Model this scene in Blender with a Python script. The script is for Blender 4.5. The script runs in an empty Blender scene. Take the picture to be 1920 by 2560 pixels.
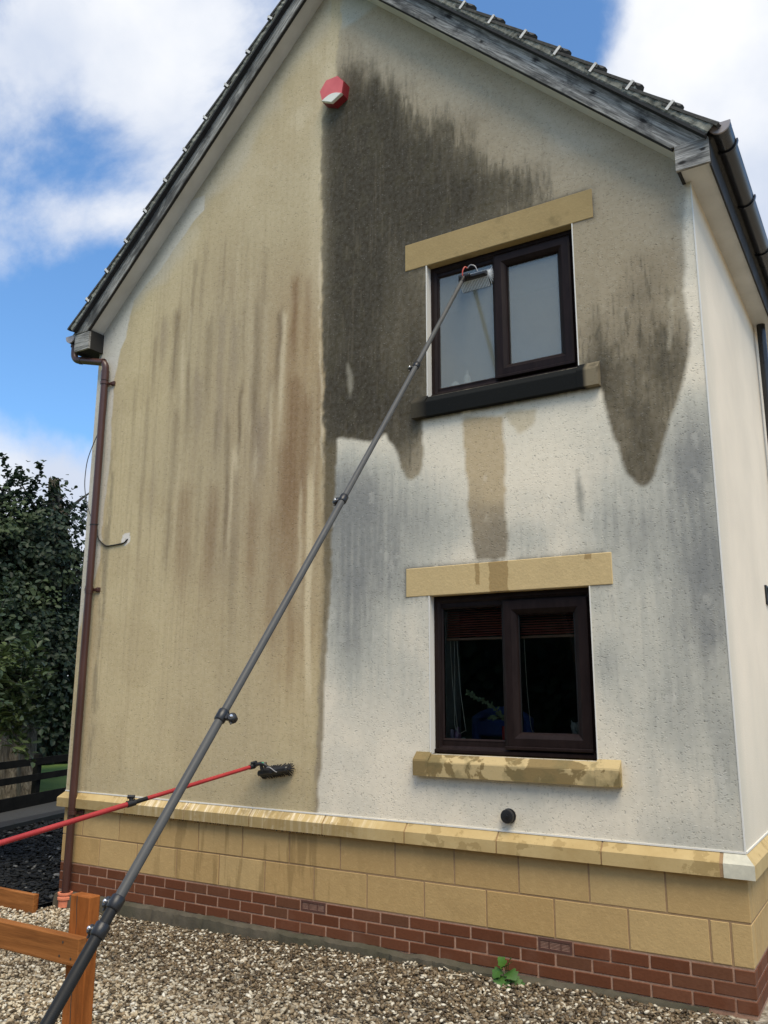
import bpy, math, random
import numpy as np
from mathutils import Vector, Matrix, Euler

SC = bpy.context.scene
COL = SC.collection
rnd = random.Random(7)

# ---------------------------------------------------------------- camera
cam_d = bpy.data.cameras.new('camera')
cam = bpy.data.objects.new('camera', cam_d)
COL.objects.link(cam)
cam_d.sensor_fit = 'VERTICAL'
cam_d.sensor_height = 24.0
cam_d.lens = 19.823
cam_d.clip_start = 0.05
cam_d.clip_end = 2000.0
yaw, pitch, roll = math.radians(-31.429), math.radians(12.028), math.radians(0.133)
fwd = Vector((math.sin(yaw) * math.cos(pitch), math.cos(yaw) * math.cos(pitch), math.sin(pitch)))
rgt = Vector((math.cos(yaw), -math.sin(yaw), 0))
upv = rgt.cross(fwd)
r2 = rgt * math.cos(roll) + upv * math.sin(roll)
u2 = -rgt * math.sin(roll) + upv * math.cos(roll)
cam.matrix_world = Matrix(((r2.x, u2.x, -fwd.x, 0.8772), (r2.y, u2.y, -fwd.y, -5.2609), (r2.z, u2.z, -fwd.z, 1.4534), (0, 0, 0, 1)))
SC.camera = cam

# ---------------------------------------------------------------- exposure
SC.view_settings.view_transform = 'Standard'
SC.view_settings.look = 'None'
SC.view_settings.exposure = 0.52
SC.view_settings.gamma = 1.0
SC.view_settings.use_curve_mapping = False

# ---------------------------------------------------------------- sun (behind bright cloud: broad and soft)
SUN_DIR = Vector((0.36, -0.38, 0.90)).normalized()
sun_d = bpy.data.lights.new('sun', 'SUN')
sun_d.energy = 2.55
sun_d.angle = math.radians(36)
sun_d.color = (1.0, 0.865, 0.66)
sun = bpy.data.objects.new('sun', sun_d)
COL.objects.link(sun)
sun.rotation_euler = SUN_DIR.to_track_quat('Z', 'Y').to_euler()
sun.location = (6, -8, 14)

# ---------------------------------------------------------------- sky: Nishita air with broken cloud
world = bpy.data.worlds.new('World')
SC.world = world
world.use_nodes = True
wn = world.node_tree
wn.nodes.clear()

def wnode(t, **kw):
    n = wn.nodes.new(t)
    for k, v in kw.items():
        setattr(n, k, v)
    return n

def wmath(op, a, b=None, c=None, clamp=False):
    n = wnode('ShaderNodeMath', operation=op, use_clamp=clamp)
    for i, x in enumerate((a, b, c)):
        if x is None:
            continue
        if isinstance(x, (int, float)):
            n.inputs[i].default_value = x
        else:
            wn.links.new(x, n.inputs[i])
    return n.outputs[0]

w_out = wnode('ShaderNodeOutputWorld')
w_bg = wnode('ShaderNodeBackground')
w_bg.inputs['Strength'].default_value = 0.1
wn.links.new(w_bg.outputs[0], w_out.inputs[0])
w_sky = wnode('ShaderNodeTexSky', sky_type='NISHITA')
w_sky.sun_disc = False
w_sky.sun_elevation = math.asin(SUN_DIR.z)
w_sky.sun_rotation = math.atan2(SUN_DIR.x, SUN_DIR.y)
w_sky.air_density = 1.0
w_sky.dust_density = 1.3
w_sky.ozone_density = 2.0
w_tc = wnode('ShaderNodeTexCoord')
w_dir = w_tc.outputs['Generated']
# cloud field: domain-warped noise on the direction, plus the big cloud banks of the day
w_n1 = wnode('ShaderNodeTexNoise', noise_dimensions='3D')
w_n1.inputs['Scale'].default_value = 2.6
w_n1.inputs['Detail'].default_value = 12.0
w_n1.inputs['Roughness'].default_value = 0.60
w_n1.inputs['Distortion'].default_value = 0.25
wn.links.new(w_dir, w_n1.inputs['Vector'])
cover = w_n1.outputs['Fac']
BANKS = [  # direction, angular radius (rad), weight: + cloud bank, - clear sky
    ((-0.6440, 0.4585, 0.6124), 0.12, 0.2),
    ((-0.5533, 0.5297, 0.6429), 0.11, 0.16),
    ((-0.7455, 0.4951, 0.4463), 0.06, 0.14),
    ((-0.6633, 0.5634, 0.4927), 0.05, 0.06),
    ((-0.7944, 0.5703, 0.2089), 0.12, 0.34),
    ((-0.0827, 0.7841, 0.6151), 0.11, 0.36),
    ((-0.1109, 0.8421, 0.5278), 0.1, 0.2),
    ((-0.0898, 0.9015, 0.4234), 0.1, 0.15),
    ((-0.2590, 0.7107, 0.6541), 0.075, -0.4),
    ((-0.7454, 0.5645, 0.3546), 0.09, -0.3),
    ((-0.6837, 0.5870, 0.4336), 0.05, -0.12),
    ((-0.7181, 0.4681, 0.5150), 0.05, -0.07),
    ((-0.6552, 0.5362, 0.5322), 0.06, -0.08),
    ((-0.6739, 0.4989, 0.5450), 0.05, -0.08),
]
for d_, rad_, w_ in BANKS:
    dn = wnode('ShaderNodeVectorMath', operation='DOT_PRODUCT')
    wn.links.new(w_dir, dn.inputs[0])
    dn.inputs[1].default_value = d_
    c_ = math.cos(rad_)
    g = wmath('EXPONENT', wmath('MULTIPLY', wmath('SUBTRACT', dn.outputs['Value'], 1.0), 1.0 / (1.0 - c_)))
    cover = wmath('ADD', cover, wmath('MULTIPLY', g, w_))
w_r = wnode('ShaderNodeMapRange', interpolation_type='SMOOTHSTEP')
w_r.inputs['From Min'].default_value = 0.43
w_r.inputs['From Max'].default_value = 0.645
wn.links.new(cover, w_r.inputs['Value'])
w_n2 = wnode('ShaderNodeTexNoise')
w_n2.inputs['Scale'].default_value = 4.2
w_n2.inputs['Detail'].default_value = 9.0
wn.links.new(w_dir, w_n2.inputs['Vector'])
w_cr = wnode('ShaderNodeValToRGB')
w_cr.color_ramp.elements[0].position = 0.42
w_cr.color_ramp.elements[0].color = (4.7, 5.2, 6.2, 1)
w_cr.color_ramp.elements[1].position = 0.66
w_cr.color_ramp.elements[1].color = (7.0, 7.1, 7.3, 1)
wn.links.new(w_n2.outputs['Fac'], w_cr.inputs['Fac'])
w_mix = wnode('ShaderNodeMix', data_type='RGBA')
wn.links.new(w_r.outputs['Result'], w_mix.inputs['Factor'])
w_boost = wnode('ShaderNodeMix', data_type='RGBA', blend_type='MULTIPLY')
w_boost.inputs['Factor'].default_value = 1.0
w_boost.inputs['B'].default_value = (0.96, 1.36, 1.62, 1)
wn.links.new(w_sky.outputs['Color'], w_boost.inputs['A'])
wn.links.new(w_boost.outputs['Result'], w_mix.inputs['A'])
wn.links.new(w_cr.outputs['Color'], w_mix.inputs['B'])
wn.links.new(w_mix.outputs['Result'], w_bg.inputs['Color'])

# ================================================================ helpers
def lin(r, g, b):
    f = lambda c: (c / 255 / 12.92) if c / 255 <= 0.04045 else ((c / 255 + 0.055) / 1.055) ** 2.4
    return (f(r), f(g), f(b))

K = 0.80          # display value of a white-1.0 wall under this sky (used to turn photo colours into albedo)
def alb(r, g, b, k=None):
    k = k or K
    return tuple(min(0.9, c / k) for c in lin(r, g, b))

class NT:
    """tiny node-graph writer for one material"""
    def __init__(self, name):
        self.m = bpy.data.materials.new(name)
        self.m.use_nodes = True
        self.t = self.m.node_tree
        self.t.nodes.clear()
        self.out = self.n('ShaderNodeOutputMaterial')
        self.b = self.n('ShaderNodeBsdfPrincipled')
        self.t.links.new(self.b.outputs[0], self.out.inputs[0])
    def n(self, typ, **kw):
        x = self.t.nodes.new(typ)
        for k, v in kw.items():
            setattr(x, k, v)
        return x
    def put(self, sock, v):
        if hasattr(v, 'is_linked') or isinstance(v, bpy.types.NodeSocket):
            self.t.links.new(v, sock)
        elif isinstance(v, (tuple, list)) and len(v) == 3 and sock.type == 'RGBA':
            sock.default_value = (*v, 1)
        else:
            sock.default_value = v
    def coord(self, kind='Object', scale=(1, 1, 1)):
        if kind == 'World':
            o = self.n('ShaderNodeNewGeometry').outputs['Position']
        else:
            o = self.n('ShaderNodeTexCoord').outputs[kind]
        if scale != (1, 1, 1):
            mp = self.n('ShaderNodeMapping')
            mp.inputs['Scale'].default_value = scale
            self.t.links.new(o, mp.inputs['Vector'])
            o = mp.outputs[0]
        return o
    def noise(self, vec, scale, detail=4, rough=.55, dist=0.0):
        x = self.n('ShaderNodeTexNoise')
        self.put(x.inputs['Vector'], vec)
        x.inputs['Scale'].default_value = scale
        x.inputs['Detail'].default_value = detail
        x.inputs['Roughness'].default_value = rough
        x.inputs['Distortion'].default_value = dist
        return x.outputs['Fac']
    def voro(self, vec, scale, feature='F1', out='Distance'):
        x = self.n('ShaderNodeTexVoronoi', feature=feature)
        self.put(x.inputs['Vector'], vec)
        x.inputs['Scale'].default_value = scale
        return x.outputs[out]
    def rng(self, v, a, b, c=0.0, d=1.0, smooth=False):
        x = self.n('ShaderNodeMapRange')
        if smooth:
            x.interpolation_type = 'SMOOTHSTEP'
        self.put(x.inputs['Value'], v)
        for k, y in zip(('From Min', 'From Max', 'To Min', 'To Max'), (a, b, c, d)):
            x.inputs[k].default_value = y
        return x.outputs['Result']
    def math(self, op, a, b=0.0, clamp=False):
        x = self.n('ShaderNodeMath', operation=op, use_clamp=clamp)
        self.put(x.inputs[0], a)
        self.put(x.inputs[1], b)
        return x.outputs[0]
    def mix(self, f, a, b, mode='MIX'):
        x = self.n('ShaderNodeMix', data_type='RGBA', blend_type=mode)
        self.put(x.inputs['Factor'], f)
        self.put(x.inputs['A'], a)
        self.put(x.inputs['B'], b)
        return x.outputs['Result']
    def ramp(self, f, stops):
        x = self.n('ShaderNodeValToRGB')
        e = x.color_ramp.elements
        while len(e) < len(stops):
            e.new(0.5)
        for el, (p_, c_) in zip(e, stops):
            el.position = p_
            el.color = (*c_, 1)
        self.put(x.inputs['Fac'], f)
        return x.outputs['Color']
    def bump(self, h, strength=.4, dist=.004, normal=None):
        x = self.n('ShaderNodeBump')
        x.inputs['Strength'].default_value = strength
        x.inputs['Distance'].default_value = dist
        self.put(x.inputs['Height'], h)
        if normal is not None:
            self.put(x.inputs['Normal'], normal)
        return x.outputs['Normal']
    def orand(self):
        return self.n('ShaderNodeObjectInfo').outputs['Random']
    def island(self):
        return self.n('ShaderNodeNewGeometry').outputs['Random Per Island']
    def done(self, color, rough=.8, normal=None, spec=.3, **kw):
        self.put(self.b.inputs['Base Color'], color)
        self.put(self.b.inputs['Roughness'], rough)
        self.b.inputs['Specular IOR Level'].default_value = spec
        if normal is not None:
            self.put(self.b.inputs['Normal'], normal)
        for k, v in kw.items():
            self.put(self.b.inputs[k], v)
        return self.m

def simple(name, c, rough=.5, spec=.4, vary=.12, scale=6, bscale=0, bdist=.001, metal=0.0):
    t = NT(name)
    v = t.coord('World')
    n = t.noise(v, scale, 4)
    col = t.mix(t.rng(n, .3, .7), tuple(x * (1 - vary) for x in c), tuple(min(1, x * (1 + vary)) for x in c))
    nm = t.bump(t.noise(v, bscale, 3), .5, bdist) if bscale else None
    return t.done(col, t.rng(n, .3, .7, rough * .85, min(1, rough * 1.15)), nm, spec, Metallic=metal)

def tag(o, label=None, cat=None, group=None, kind=None):
    if label: o['label'] = label
    if cat: o['category'] = cat
    if group: o['group'] = group
    if kind: o['kind'] = kind
    return o

def empty(name, loc=(0, 0, 0), parent=None):
    o = bpy.data.objects.new(name, None)
    o.empty_display_size = .2
    o.location = loc
    COL.objects.link(o)
    if parent: o.parent = parent
    return o

def link(name, me, mat, parent=None, loc=None):
    o = bpy.data.objects.new(name, me)
    COL.objects.link(o)
    if mat is not None and len(me.materials) == 0:
        me.materials.append(mat)
    if loc is not None: o.location = loc
    if parent is not None:
        o.parent = parent
        o.matrix_parent_inverse = parent_inv(parent)
    return o

def parent_inv(p):
    return world_of(p).inverted()

def world_of(o):
    m = Matrix.LocRotScale(o.location, o.rotation_euler, o.scale)
    if o.parent is not None:
        m = world_of(o.parent) @ o.matrix_parent_inverse @ m
    return m

class MB:
    def __init__(self):
        self.v, self.f = [], []
    def add(self, v, f):
        b = len(self.v)
        self.v += [tuple(x) for x in v]
        self.f += [tuple(i + b for i in q) for q in f]
    def box(self, x0, x1, y0, y1, z0, z1):
        self.add([(x0, y0, z0), (x1, y0, z0), (x1, y1, z0), (x0, y1, z0), (x0, y0, z1), (x1, y0, z1), (x1, y1, z1), (x0, y1, z1)],
                 [(0, 3, 2, 1), (4, 5, 6, 7), (0, 1, 5, 4), (1, 2, 6, 5), (2, 3, 7, 6), (3, 0, 4, 7)])
    def cbox(self, x0, x1, y0, y1, z0, z1, c=.003):
        """box with chamfered edges"""
        import itertools
        vs, idx = [], {}
        lo, hi = (x0, y0, z0), (x1, y1, z1)
        for s in itertools.product((0, 1), repeat=3):
            for ax in range(3):
                p_ = []
                for k in range(3):
                    if k == ax: p_.append(hi[k] if s[k] else lo[k])
                    else: p_.append(hi[k] - c if s[k] else lo[k] + c)
                idx[(s, ax)] = len(vs); vs.append(tuple(p_))
        fs = []
        for ax in range(3):
            a, b = [k for k in range(3) if k != ax]
            for sd in (0, 1):
                q = []
                for (i, j) in ((0, 0), (1, 0), (1, 1), (0, 1)):
                    s = [0, 0, 0]; s[ax] = sd; s[a] = i; s[b] = j
                    q.append(idx[(tuple(s), ax)])
                fs.append(q)
        for ax in range(3):     # edge strips along ax
            a, b = [k for k in range(3) if k != ax]
            for i in (0, 1):
                for j in (0, 1):
                    s0 = [0, 0, 0]; s0[a] = i; s0[b] = j; s1 = list(s0); s1[ax] = 1
                    fs.append([idx[(tuple(s0), a)], idx[(tuple(s1), a)], idx[(tuple(s1), b)], idx[(tuple(s0), b)]])
        for s in itertools.product((0, 1), repeat=3):
            fs.append([idx[(s, 0)], idx[(s, 1)], idx[(s, 2)]])
        # orient outward
        cen = Vector(((x0 + x1) / 2, (y0 + y1) / 2, (z0 + z1) / 2))
        out = []
        for q in fs:
            a, b, d = Vector(vs[q[0]]), Vector(vs[q[1]]), Vector(vs[q[2]])
            nrm = (b - a).cross(d - a)
            mid = sum((Vector(vs[i]) for i in q), Vector()) / len(q)
            out.append(tuple(q) if nrm.dot(mid - cen) > 0 else tuple(reversed(q)))
        self.add(vs, out)
    def prism(self, prof, axis, a, b):
        """extrude a closed 2-D profile along axis ('x','y','z') from a to b"""
        n = len(prof)
        def pt(p_, t):
            if axis == 'x': return (t, p_[0], p_[1])
            if axis == 'y': return (p_[0], t, p_[1])
            return (p_[0], p_[1], t)
        v = [pt(p_, a) for p_ in prof] + [pt(p_, b) for p_ in prof]
        f = [tuple(range(n))[::-1], tuple(range(n, 2 * n))] + [(i, (i + 1) % n, n + (i + 1) % n, n + i) for i in range(n)]
        self.add(v, f)
    def tube(self, pts, rad, sides=12, cap=True):
        pts = [Vector(p_) for p_ in pts]
        if not isinstance(rad, (list, tuple)): rad = [rad] * len(pts)
        base = len(self.v)
        prev = None
        for i, p_ in enumerate(pts):
            t = (pts[min(i + 1, len(pts) - 1)] - pts[max(i - 1, 0)]).normalized()
            if prev is None:
                a = t.orthogonal().normalized()
            else:
                a = (prev - t * prev.dot(t)).normalized()
            prev = a
            b = t.cross(a)
            for k in range(sides):
                an = 2 * math.pi * k / sides
                q = p_ + (a * math.cos(an) + b * math.sin(an)) * rad[i]
                self.v.append(tuple(q))
        for i in range(len(pts) - 1):
            for k in range(sides):
                k2 = (k + 1) % sides
                self.f.append((base + i * sides + k, base + i * sides + k2, base + (i + 1) * sides + k2, base + (i + 1) * sides + k))
        if cap:
            self.f.append(tuple(base + k for k in range(sides))[::-1])
            e = base + (len(pts) - 1) * sides
            self.f.append(tuple(e + k for k in range(sides)))
    def lathe(self, prof, cen, axis=Vector((0, 0, 1)), sides=20):
        """prof: list of (radius, height along axis)"""
        axis = Vector(axis).normalized()
        a = axis.orthogonal().normalized(); b = axis.cross(a)
        base = len(self.v)
        for r_, h in prof:
            for k in range(sides):
                an = 2 * math.pi * k / sides
                self.v.append(tuple(Vector(cen) + axis * h + (a * math.cos(an) + b * math.sin(an)) * r_))
        for i in range(len(prof) - 1):
            for k in range(sides):
                k2 = (k + 1) % sides
                self.f.append((base + i * sides + k, base + i * sides + k2, base + (i + 1) * sides + k2, base + (i + 1) * sides + k))
        self.f.append(tuple(base + k for k in range(sides))[::-1])
        e = base + (len(prof) - 1) * sides
        self.f.append(tuple(e + k for k in range(sides)))
    def ring(self, x0, x1, z0, z1, prof):
        """mitred rectangular frame in the xz plane; prof = closed list of (inset, y)"""
        n = len(prof)
        base = len(self.v)
        for (sx, sz) in ((0, 0), (1, 0), (1, 1), (0, 1)):
            for ins, y in prof:
                self.v.append((x1 - ins if sx else x0 + ins, y, z1 - ins if sz else z0 + ins))
        for c_ in range(4):
            d_ = (c_ + 1) % 4
            for k in range(n):
                k2 = (k + 1) % n
                self.f.append((base + c_ * n + k, base + d_ * n + k, base + d_ * n + k2, base + c_ * n + k2))
    def mesh(self, name, smooth=False, fix=True):
        me = bpy.data.meshes.new(name)
        me.from_pydata(self.v, [], self.f)
        if fix:
            import bmesh
            bm = bmesh.new(); bm.from_mesh(me)
            bmesh.ops.recalc_face_normals(bm, faces=bm.faces)
            bm.to_mesh(me); bm.free()
        if smooth:
            me.polygons.foreach_set('use_smooth', [True] * len(me.polygons))
            try: me.set_sharp_from_angle(angle=math.radians(40))
            except Exception: pass
        me.update()
        return me
    def obj(self, name, mat, parent=None, smooth=False, fix=True, loc=None):
        return link(name, self.mesh(name, smooth, fix), mat, parent, loc)

def np_mesh(name, V, F):
    """V (n,3) float, F (m,k) int"""
    me = bpy.data.meshes.new(name)
    V = np.asarray(V, np.float32); F = np.asarray(F, np.int32)
    m, k = F.shape
    me.vertices.add(len(V)); me.vertices.foreach_set('co', V.ravel())
    me.loops.add(m * k); me.loops.foreach_set('vertex_index', F.ravel())
    me.polygons.add(m)
    me.polygons.foreach_set('loop_start', np.arange(0, m * k, k, dtype=np.int32))
    try: me.polygons.foreach_set('loop_total', np.full(m, k, np.int32))
    except Exception: pass
    me.update(calc_edges=True)
    me.validate()
    return me

def vnoise(x, y, seed):
    """smooth value noise on numpy arrays, range 0..1"""
    g = np.random.RandomState(seed).rand(256, 256).astype(np.float32)
    xi = np.floor(x).astype(int); yi = np.floor(y).astype(int)
    fx = x - xi; fy = y - yi
    fx = fx * fx * (3 - 2 * fx); fy = fy * fy * (3 - 2 * fy)
    a = g[xi % 256, yi % 256]; b = g[(xi + 1) % 256, yi % 256]
    c = g[xi % 256, (yi + 1) % 256]; d = g[(xi + 1) % 256, (yi + 1) % 256]
    return (a * (1 - fx) + b * fx) * (1 - fy) + (c * (1 - fx) + d * fx) * fy

def fbm(x, y, seed, octv=4, gain=.5):
    s = 0; a = 1; t = 0
    for i in range(octv):
        s = s + a * vnoise(x * 2 ** i, y * 2 ** i, seed + i * 17); t += a; a *= gain
    return s / t

def inpoly(x, y, poly):
    inside = np.zeros(x.shape, bool)
    n = len(poly)
    for i in range(n):
        x0, y0 = poly[i]; x1, y1 = poly[(i + 1) % n]
        if y0 == y1: continue
        c = ((y0 > y) != (y1 > y)) & (x < (x1 - x0) * (y - y0) / (y1 - y0) + x0)
        inside ^= c
    return inside

def sstep(x, a, b):
    t = np.clip((x - a) / (b - a), 0, 1)
    return t * t * (3 - 2 * t)

# ================================================================ ground, road, field
GZ = lambda x: -0.229 + 0.0207 * min(0.5, max(-5.6, x))     # gravel level along the wall (falls to the left)
LOWZ = -0.345

t = NT('soil'); v = t.coord('World')
n = t.noise(v, 9, 6)
g_ = t.voro(v, 38, 'F1', 'Color')
M_SOIL = t.done(t.mix(.75, t.ramp(n, [(.3, (.10, .078, .05)), (.6, (.22, .18, .13)), (.8, (.32, .28, .2))]), t.mix(g_, (.10, .08, .05), (.5, .44, .34))), .95, t.bump(t.voro(v, 38), .6, .02))

t = NT('grass'); v = t.coord('World')
n = t.noise(v, 1.7, 5); n2 = t.noise(t.coord('World', (60, 60, 60)), 1.0, 3)
c = t.ramp(n, [(.3, (.13, .21, .045)), (.6, (.19, .28, .06)), (.8, (.23, .27, .09))])
M_GRASS = t.done(t.mix(t.rng(n2, .3, .7, 0, .5), c, (.06, .10, .022)), .95, t.bump(n2, .6, .03))

t = NT('asphalt'); v = t.coord('World')
n = t.noise(v, 1.3, 5); n2 = t.noise(v, 120, 2)
M_ASPH = t.done(t.mix(n2, t.ramp(n, [(.3, (.022, .023, .023)), (.7, (.038, .038, .037))]), (.05, .05, .047)), .9, t.bump(n2, .4, .006))

def sheet(name, pts, z, mat):
    m = MB(); m.add([(x, y, z if not callable(z) else z(x, y)) for x, y in pts], [tuple(range(len(pts)))])
    return tag(m.obj(name, mat, fix=False), kind='structure')

# one ground sheet out to the horizon, in a few strips so that it can fall gently to the left
m = MB()
xs = [-900, -60, -5.6, 0.5, 60, 900]
ys = [-900, -40, 12, 60, 900]
zz = lambda x: (GZ(x) - .02) if -5.6 <= x else LOWZ - .02
m.add([(x, y, zz(x) if x > -50 else LOWZ - .02) for x in xs for y in ys],
      [(i * 5 + j, (i + 1) * 5 + j, (i + 1) * 5 + j + 1, i * 5 + j + 1) for i in range(5) for j in range(4)])
tag(m.obj('ground', M_SOIL, fix=False), kind='structure')
# the lane along the far side of the planting bed, and the field beyond the fence
LA = Vector((-9.27, 2.0)); LD = Vector((-0.33, 0.944)).normalized(); LN = Vector((-LD.y, LD.x))
def lp(a, b):
    q = LA + LD * a + LN * b
    return (q.x, q.y)
sheet('road', [lp(-40, 0), lp(-40, 1.26), lp(60, 1.26), lp(60, 0)], LOWZ + .012, M_ASPH)
sheet('field', [lp(-200, 1.28), lp(-200, 200), lp(300, 200), lp(300, 1.28)], LOWZ + .006, M_GRASS)

# ================================================================ materials of the house
# render: colours of the stains come from a painted attribute computed below; pits and grain from noise
t = NT('render_stained'); v = t.coord('World')
at = t.n('ShaderNodeAttribute'); at.attribute_name = 'stain'
g3 = t.noise(v, 27, 4, .6); g1 = t.noise(v, 42, 5, .65)
warp = t.n('ShaderNodeVectorMath', operation='ADD')
nz3 = t.n('ShaderNodeTexNoise'); t.put(nz3.inputs['Vector'], v); nz3.inputs['Scale'].default_value = 22; nz3.inputs['Detail'].default_value = 3
wsc = t.n('ShaderNodeVectorMath', operation='SCALE'); t.put(wsc.inputs[0], nz3.outputs['Color']); wsc.inputs['Scale'].default_value = .05
t.put(warp.inputs[0], v); t.put(warp.inputs[1], wsc.outputs[0])
def flecks(scale, r0, r1, share):
    mp = t.n('ShaderNodeMapping'); mp.inputs['Scale'].default_value = (1, 1, 1.7); t.put(mp.inputs['Vector'], warp.outputs[0])
    vo = t.n('ShaderNodeTexVoronoi', feature='F1'); t.put(vo.inputs['Vector'], mp.outputs[0]); vo.inputs['Scale'].default_value = scale
    sp = t.n('ShaderNodeSeparateColor'); t.put(sp.inputs[0], vo.outputs['Color'])
    return t.math('MULTIPLY', t.rng(vo.outputs['Distance'], r0, r1, 1, 0, True), t.rng(sp.outputs[0], share - .02, share + .02, 1, 0))
pits = flecks(64, .16, .46, .40)
pits2 = flecks(36, .08, .34, .26)
lumps = flecks(47, .10, .38, .24)
c = t.mix(t.rng(g3, .3, .7, 0, 1), t.mix(.07, at.outputs['Color'], (0, 0, 0)), t.mix(.04, at.outputs['Color'], (1, 1, 1)))
c = t.mix(t.math('MULTIPLY', pits, .30), c, t.mix(.8, at.outputs['Color'], (.012, .012, .010)))
c = t.mix(t.math('MULTIPLY', pits2, .40), c, t.mix(.8, at.outputs['Color'], (.012, .012, .010)))
c = t.mix(t.math('MULTIPLY', lumps, .5), c, t.mix(.16, at.outputs['Color'], (1, .97, .9)))
hgt = t.math('SUBTRACT', t.math('ADD', t.math('MULTIPLY', g1, .5), t.math('MULTIPLY', lumps, .6)), t.math('ADD', t.math('MULTIPLY', pits, .7), pits2))
M_REND = t.done(c, .9, t.bump(hgt, .5, .0035), .15)

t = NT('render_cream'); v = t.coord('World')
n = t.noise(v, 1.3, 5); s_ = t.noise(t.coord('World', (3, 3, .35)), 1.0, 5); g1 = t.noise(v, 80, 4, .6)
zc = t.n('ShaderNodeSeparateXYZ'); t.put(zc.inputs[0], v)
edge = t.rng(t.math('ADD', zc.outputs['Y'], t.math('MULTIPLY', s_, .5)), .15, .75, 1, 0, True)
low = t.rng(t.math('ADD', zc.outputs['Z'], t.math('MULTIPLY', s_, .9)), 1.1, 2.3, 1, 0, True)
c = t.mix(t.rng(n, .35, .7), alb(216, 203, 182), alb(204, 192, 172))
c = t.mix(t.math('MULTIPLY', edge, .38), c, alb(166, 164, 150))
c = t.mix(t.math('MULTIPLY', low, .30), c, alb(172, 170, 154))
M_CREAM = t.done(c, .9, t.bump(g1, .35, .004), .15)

t = NT('bead_white'); M_BEAD = t.done((.72, .70, .64), .5)

def stone_mat(name, base, dirt, damp=.0):
    t = NT(name); v = t.coord('World')
    rr = t.orand()
    n = t.noise(v, 3.2, 6, .6); n2 = t.noise(v, 60, 4, .6)
    st = t.noise(t.coord('World', (9, 9, 1.1)), 1.0, 5)
    c = t.mix(t.rng(n, .3, .72), base, tuple(x * .86 for x in base))
    c = t.mix(t.math('MULTIPLY', rr, .8), c, tuple(x * y for x, y in zip(base, (.80, .74, .66))))
    c = t.mix(t.rng(t.noise(v, 22, 5, .7), .5, .75, 0, .35), c, tuple(min(1, x * 1.22) for x in base))
    xz = t.n('ShaderNodeSeparateXYZ'); t.put(xz.inputs[0], v)
    # run-off stains under the part of the wall that has just been washed
    zone = t.math('MULTIPLY', t.rng(xz.outputs['X'], -4.9, -4.2, 0, 1), t.rng(xz.outputs['X'], -2.9, -2.4, 1, 0))
    c = t.mix(t.math('MULTIPLY', t.math('MULTIPLY', t.rng(st, .5, .58, 0, 1, True), zone), .45), c, dirt)
    c = t.mix(t.rng(t.noise(v, 1.4, 5, .65), .56, .64, 0, .16 + damp, True), c, dirt)
    c = t.mix(t.rng(n2, .60, .75, 0, .25), c, tuple(x * .6 for x in base))
    return t.done(c, .85, t.bump(t.math('ADD', n2, t.noise(v, 17, 5, .7)), .5, .004), .2)
STONE_C = tuple(a * b for a, b in zip(alb(182, 157, 108, .86), (.97, .935, .95)))
M_STONE = stone_mat('stone', STONE_C, alb(116, 94, 58, .86))
M_LINT = stone_mat('stone_lintel', alb(190, 168, 124, .86), alb(160, 138, 98, .86), .0)
def add_run(mat, runs, col):
    # wet run marks of their own shape: (centre x, half width, top z, bottom z)
    nt = mat.node_tree; pb = [n for n in nt.nodes if n.type == 'BSDF_PRINCIPLED'][0]
    T = NT.__new__(NT); T.m = mat; T.t = nt
    src = pb.inputs['Base Color'].links[0].from_socket
    v = T.coord('World'); xz = T.n('ShaderNodeSeparateXYZ'); T.put(xz.inputs[0], v)
    n = T.noise(v, 9, 4); f = None
    for cx_, hw, zt, zb in runs:
        dx = T.math('ABSOLUTE', T.math('SUBTRACT', T.math('ADD', xz.outputs['X'], T.math('MULTIPLY', T.math('SUBTRACT', n, .5), .05)), cx_))
        k = T.math('MULTIPLY', T.rng(dx, hw, hw + .006, 1, 0), T.math('MULTIPLY', T.rng(xz.outputs['Z'], zb, zb + .01, 0, 1), T.rng(xz.outputs['Z'], zt, zt + .005, 1, 0)))
        f = k if f is None else T.math('MAXIMUM', f, k)
    T.put(pb.inputs['Base Color'], T.mix(T.math('MULTIPLY', f, .8), src, col))
add_run(M_LINT, ((-1.425, .068, 2.33, 2.11), (-1.585, .014, 2.33, 2.17), (-.80, .018, 2.33, 2.285)), alb(140, 116, 76, .86))

M_LINT2 = stone_mat('stone_lintel_grimy_shaded', alb(156, 136, 96, .86), alb(98, 86, 58, .86), .3)  # grime, with shade also put into the darker base colour

# coping: weathered chamfer, blotched face, milky run-off streaks where the wash water came down
t = NT('stone_coping'); v = t.coord('World')
xz = t.n('ShaderNodeSeparateXYZ'); t.put(xz.inputs[0], v)
n = t.noise(v, 4, 6, .6); st = t.noise(t.coord('World', (26, 2.0, 2.0)), 1.0, 4, .7); bl = t.noise(v, 6.5, 5, .6); n2 = t.noise(v, 70, 4)
c = t.mix(t.rng(n, .3, .7), alb(182, 160, 114, .86), alb(162, 138, 92, .86))
left = t.rng(xz.outputs['X'], -2.75, -2.25, 1, 0)
face = t.rng(xz.outputs['Z'], .533, .537, 1, 0)
c = t.mix(t.math('MULTIPLY', left, t.math('MULTIPLY', face, .55)), c, alb(122, 106, 72, .86))
mil = t.math('MULTIPLY', t.math('MULTIPLY', t.rng(st, .48, .66, 0, 1), left), t.rng(xz.outputs['X'], -5.1, -4.5, 0, 1))
c = t.mix(t.math('MULTIPLY', mil, t.rng(face, 0, 1, .75, .22)), c, alb(226, 214, 190, .86))
c = t.mix(t.rng(bl, .57, .60, 0, .6, True), c, alb(140, 118, 76, .86))
c = t.mix(t.rng(n2, .62, .78, 0, .3), c, alb(100, 84, 52, .86))
M_COPE = t.done(c, .8, t.bump(n2, .3, .002), .25)
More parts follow.
